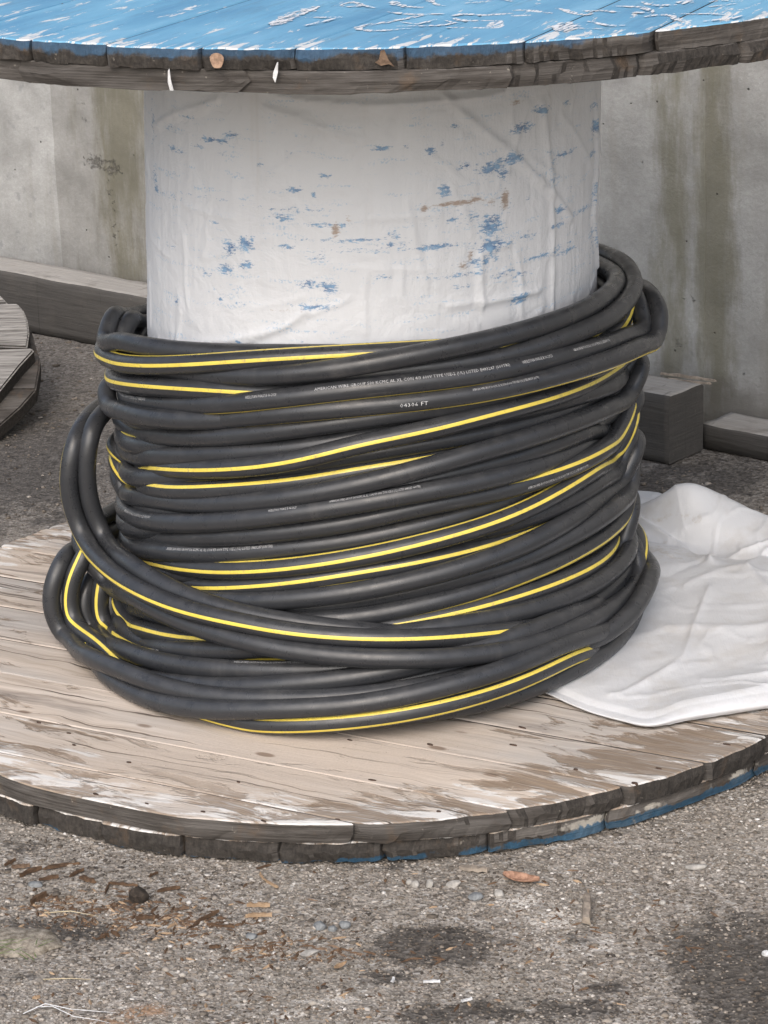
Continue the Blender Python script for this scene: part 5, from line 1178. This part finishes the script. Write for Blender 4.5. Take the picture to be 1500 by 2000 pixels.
for k, (x, y, L, W) in enumerate(CHIPS):
    o = lay(sliver('wood_chip' if k < 4 else 'bark_chip', L*random.uniform(.7, 1.), W*random.uniform(.5, .9), W*.35+.0015, 600+k, M['chip'] if k < 4 or k == 19 else random.choice([M['bark'], M['bark'], M['bark'], M['midbark']]), random.uniform(.05, .3), random.uniform(.3, .8)), x, y, random.uniform(-1.2, 1.5) if k > 3 else (1.9, -.9, -.12, .05)[k], .001)
    tag(o, CHIP_LABELS[k] if k < len(CHIP_LABELS) else 'brown shred of bark', 'wood chip' if k < 4 else 'bark')
V, F, MI = [], [], []
def splinter(x, y, L, W, rz, mi, z0=0.):
    """one four-sided shred added to the litter mass"""
    c, s_ = math.cos(rz), math.sin(rz); h_ = W*.5; z_ = gz_at(x, y)+z0; n0 = len(V)
    for t, k_ in ((-.5, .4), (.05, 1.), (.5, .25)):
        for a_, b_ in ((-1, 0), (1, 0), (0, 1)):
            px_, py_ = t*L*random.uniform(.85, 1.1), a_*W*.5*k_+random.uniform(-.1, .1)*W
            V.append((x+px_*c-py_*s_, y+px_*s_+py_*c, z_+b_*h_*k_+random.uniform(0, .3)*h_))
    for i in (0, 3):
        for k_ in range(3):
            F.append((n0+i+k_, n0+i+(k_+1) % 3, n0+i+3+(k_+1) % 3, n0+i+3+k_)); MI.append(mi)
    F.append((n0, n0+2, n0+1)); F.append((n0+6, n0+7, n0+8)); MI.extend([mi, mi])
HEAPS = [(-.31, -.765, .10, .032, 420), (-.22, -.80, .07, .030, 300), (-.12, -.865, .06, .024, 220), (-.36, -.735, .05, .02, 160), (-.05, -.885, .07, .016, 110), (.10, -.99, .30, .10, 200), (-.15, -.98, .25, .10, 160), (.22, -.86, .14, .06, 140), (.05, -.72, .3, .02, 40)]
for hx, hy, sx, sy, n in HEAPS:
    for k in range(n):
        x, y = random.gauss(hx, sx*.6), random.gauss(hy, sy*.8)
        if math.hypot(x, y) < .685: continue
        L = random.choice([.003, .004, .006, .009, .014])*random.uniform(.7, 1.2)
        splinter(x, y, L, min(.0042, L*random.uniform(.12, .55)), random.uniform(-3.1, 3.1), random.choice([0, 0, 0, 0, 1, 2]))
m = pydata('bark_litter', V, F)
for q in ('bark', 'midbark', 'chip'): m.materials.append(M[q])
m.polygons.foreach_set('material_index', MI)
tag(put('bark_litter', m), kind='stuff')

def pebble(name, s, seed, mat, sub=2):
    bm = bmesh.new(); bmesh.ops.create_icosphere(bm, subdivisions=sub, radius=1); rn = random.Random(seed)
    ax = [Vector((rn.gauss(0, 1), rn.gauss(0, 1), rn.gauss(0, 1))).normalized() for _ in range(7)]; cut = [rn.uniform(.62, .9) for _ in ax]
    for v in bm.verts:
        for a_, c_ in zip(ax, cut):
            d_ = v.co.dot(a_)
            if d_ > c_: v.co -= a_*(d_-c_)
        v.co = Vector((v.co.x*s[0], v.co.y*s[1], v.co.z*s[2]))
    m = bpy.data.meshes.new(name); bm.to_mesh(m); bm.free()
    return put(name, m, None, [mat])
def spot(k): return SPOT[k]
for k, (key, s, mt, lab) in enumerate([
        ('stone1', (.0085, .0075, .006), 'blueStone', 'largest, left one of the three blue-grey stones in front of the reel'), ('stone2', (.006, .005, .0045), 'blueStone', 'smallest, middle one of the three blue-grey stones in front of the reel'),
        ('stone3', (.0075, .006, .0055), 'blueStone', 'right one of the three blue-grey stones in front of the reel'), ('rect', (.0105, .0065, .005), 'paleStone', 'pale squarish stone just in front of the reel rim'),
        ('p1', (.0055, .0055, .005), 'paleStone', 'round grey pebble left of the pale squarish stone'), ('p3', (.0055, .005, .006), 'paleStone', 'grey pebble between the squarish stone and a round pebble'),
        ('p4', (.010, .007, .005), 'blueStone', 'flat blue-grey stone below the dry leaf'), ('p5', (.0065, .006, .006), 'paleStone', 'grey pebble under the tip of the dry leaf'),
        ('p2', (.0045, .004, .004), 'paleStone', 'tiny pebble beside the round grey pebble'), ('g1', (.012, .008, .003), 'paleStone', 'flat pale flake of stone below the three blue-grey stones'), ('g2', (.007, .006, .004), 'blueStone', 'small bluish stone left of the three blue-grey ones'),
        ('blue', (.0095, .0075, .004), 'blueStone', 'blue-grey stone lying on the bark litter'), ('p7', (.005, .004, .004), 'paleStone', 'lone pale pebble on the right of the wood stub'),
        ('p8', (.014, .006, .004), 'paleStone', 'flat pale stone near the right end of the blue rim'), ('bright', (.005, .0042, .004), 'white', 'bright white lump at the right edge of the ground')]):
    x, y = spot(key)
    tag(lay(pebble('pebble', s, 800+k, M[mt]), x, y, random.uniform(-.4, .4), s[2]*.45), lab, 'stone')
# a dark clod, a mossy lump
x, y = spot('clump'); tag(lay(pebble('dirt_clod', (.012, .010, .012), 830, M['dark'], 3), x, y, .3, .006), 'dark clod of rotten bark beside the pale split chip', 'clod')
bm = bmesh.new(); bmesh.ops.create_icosphere(bm, subdivisions=4, radius=1)
for v in bm.verts:
    q = v.co.copy(); k_ = 1+.25*float(fbm(np.array([q.x*3+5]), np.array([q.y*3+q.z*2]), 170, 4)[0])
    v.co = Vector((q.x*.052*k_, q.y*.034*k_, max(q.z, -.2)*.009*k_))
m = bpy.data.meshes.new('moss_clump'); bm.to_mesh(m); bm.free()
x, y = spot('moss'); tag(lay(put('moss_clump', m, None, [M['moss']], True), x-.005, y, 0, .0), 'flat dry lump of moss with thin grass at the left edge', 'moss')
def blade(name, pts, w_, mat):
    V, F = [], []; P = [Vector(p) for p in pts]
    for i, p in enumerate(P):
        t = (P[min(i+1, len(P)-1)]-P[max(0, i-1)]).normalized(); s_ = t.cross(Vector((0, 0, 1))).normalized(); u_ = s_.cross(t)
        k_ = w_*(1-.7*(i/(len(P)-1))**2)
        V += [p+s_*k_, p+u_*k_*.7, p-s_*k_, p-u_*k_*.7]
        if i: a = 4*(i-1); F += [(a+k, a+(k+1) % 4, a+4+(k+1) % 4, a+4+k) for k in range(4)]
    F += [(3, 2, 1, 0), (len(V)-4, len(V)-3, len(V)-2, len(V)-1)]
    return V, F
V, F = [], []; bx, by = spot('weed')
for k in range(26):
    x, y = bx+random.uniform(-.035, .03), by+random.uniform(-.012, .03); a_ = random.uniform(-.6, 3.4); L = random.uniform(.012, .034); z_ = gz_at(x, y)
    v, f = blade('b', [(x+math.cos(a_)*L*t, y+math.sin(a_)*L*t*.6, z_+.004+L*.5*t*(1-t*.55)) for t in (0, .33, .66, 1)], .0006, None)
    F += [tuple(i+len(V) for i in q) for q in f]; V += v
tag(put('grass', pydata('grass', V, F), None, [M['grass']]), kind='stuff')
# white wire strands and straws
def strand(name, ctrl, w_, mat, label, cat):
    v, f = blade(name, ctrl, w_, mat); return tag(put(name, pydata(name, v, f), None, [mat]), label, cat)
wa, wb = spot('wireA'), spot('wireB')
def rel(p, dx, dy, dz): return (p[0]+dx, p[1]+dy, gz_at(p[0], p[1])+dz)
strand('plastic_strand', [rel(wa, .0, -.004, .003), rel(wa, .022, .010, .006), rel(wa, .05, -.004, .006), rel(wa, .08, -.008, .004), rel(wa, .098, -.010, .003)], .0009, M['white'], 'upper, straighter of two thin white plastic strands in the near left corner', 'strand')
strand('plastic_strand', [rel(wa, .012, .009, .003), rel(wa, .03, .004, .006), rel(wa, .055, -.020, .006), rel(wa, .08, -.026, .004), rel(wa, .094, -.032, .003)], .0008, M['white'], 'lower, drooping one of two thin white plastic strands in the near left corner', 'strand')
s1 = spot('stick1')
strand('straw', [rel(s1, -.045, .022, .003), rel(s1, -.015, .022, .004), rel(s1, .018, .008, .003)], .0009, M['straw'], 'single yellow straw on the dark damp patch at the left', 'straw')
strand('straw', [rel(s1, -.03, -.135, .003), rel(s1, 0, -.137, .004), rel(s1, .03, -.142, .003)], .0008, M['straw'], 'thin straw to the right of the moss lump', 'straw')
for key, dx, dz, lab in (('white1', .010, 0, 'small white plastic scrap left of the other white scraps'), ('white2', .018, -.02, 'flat white plastic scrap in the middle of the near ground'), ('white3', .012, .4, 'white plastic scrap nearest the bottom of the ground')):
    o = sliver('plastic_scrap', dx, .004, .0025, 860+int(dx*1e4), M['white'], .05, .2); tag(lay(o, *spot(key), 1.4 if key == 'white1' else dz, .002), lab, 'scrap')
# leaves
def leaf(name, L, W, curl, seed, mat):
    n, k_ = 13, 7; V, F = [], []; rn = random.Random(seed)
    for i in range(n):
        t = i/(n-1); w_ = W*math.sin(math.pi*min(1, t*.93+.035))**.8*(1-.35*t)
        for j in range(k_):
            s_ = (j/(k_-1)-.5)*2; V.append(((t-.5)*L, s_*w_/2*(1+rn.uniform(-.06, .06)), curl*(s_*s_*.6+(t-.5)**2*1.4)*W+rn.uniform(0, .03)*W+.0006*(s_ == 0)))
    for i in range(n-1):
        for j in range(k_-1): F.append((i*k_+j, i*k_+j+1, (i+1)*k_+j+1, (i+1)*k_+j))
    o = put(name, pydata(name, V, F), None, [mat], True); md = o.modifiers.new('thickness', 'SOLIDIFY'); md.thickness = .0005
    return o
tag(lay(leaf('dry_leaf', .044, .021, .45, 1, M['leaf']), *spot('leaf1'), -.42, .003, .12), 'larger curled orange-brown dry leaf near the rim of the reel', 'leaf')
tag(lay(leaf('dry_leaf', .018, .008, .6, 2, M['chip']), *spot('leaf2'), .75, .003, .2), 'tiny curled yellow dry leaf on the near ground', 'leaf')
tag(lay(sliver('bark_chip', .034, .011, .005, 901, M['greychip']), *spot('leaf3'), -.35, .002), 'twisted brown scrap of wood touching the rim beside the dry leaf', 'wood scrap')
pa, pb = spot('peg_a'), spot('peg_b')
o = sliver('wood_stub', .062, .0125, .011, 902, M['greychip'], .02, .25); tag(lay(o, (pa[0]+pb[0])/2, (pa[1]+pb[1])/2, math.atan2(pa[1]-pb[1], pa[0]-pb[0]), .003), 'short weathered wood stub pointing at the reel', 'stub')
# sticks on the end of the timber
for k, (s_, d_, L, rz, lab) in enumerate([(-.20, 1.062, .10, -.55, 'upper of two thin grey sticks behind the end of the thick timber'), (-.19, 1.052, .075, -.42, 'lower of two thin grey sticks behind the end of the thick timber')]):
    x, y = wpos(s_, d_); o = sliver('stick', L, .006, .005, 910+k, M['greychip'], .04, .3); o.location = (x, y, .117-.004*k); o.rotation_euler = (0, .02, rz); tag(o, lab, 'stick')

# scraps caught on the upper rim, a knocked-bare patch and a splintered notch
def rim_pt(x, z, out=.002):
    y = UY-math.sqrt(max((RU+out)**2-(x-UX)**2, 0)); return Vector((x, y, z+TILT*(x-UX)))
def scrap(name, pts, mat, th=.0012):
    n = len(pts); P = [rim_pt(x, z, .004) for x, z in pts]; Q = [p+Vector((0, .003, 0)) for p in P]
    V = P+Q; F = [tuple(range(n)), tuple(range(2*n-1, n-1, -1))]+[(i, n+i, n+(i+1) % n, (i+1) % n) for i in range(n)]
    m = pydata(name, V, F); bm = bmesh.new(); bm.from_mesh(m); bmesh.ops.recalc_face_normals(bm, faces=bm.faces); bm.to_mesh(m); bm.free()
    return put(name, m, upp, [mat])
ZM = ZU+T2
scrap('sheet_scrap', [(-.1910, ZM-.001), (-.1893, ZM+.002), (-.1885, ZM-.010), (-.1862, ZM-.0215), (-.1900, ZM-.0218), (-.1920, ZM-.013)], M['white'])
scrap('sheet_scrap', [(-.0735, ZM+.010), (-.0722, ZM+.010), (-.0732, ZM-.001), (-.0765, ZM-.0115), (-.0788, ZM-.006), (-.0782, ZM-.001)], M['white'])
kn = [(-.1375+.0072*math.cos(a_)*(1+.12*math.sin(3*a_)), ZT-.0125+.0088*math.sin(a_)*(1+.1*math.cos(2*a_))) for a_ in np.linspace(0, 6.283, 16, endpoint=False)]
scrap('bare_patch', kn, M['bare'])
scrap('splinter', [(.036, ZT-.003), (.040, ZT-.002), (.044, ZT-.012), (.050, ZT-.020), (.044, ZT-.017), (.036, ZT-.0185), (.030, ZT-.015), (.034, ZT-.012)], M['midbark'])
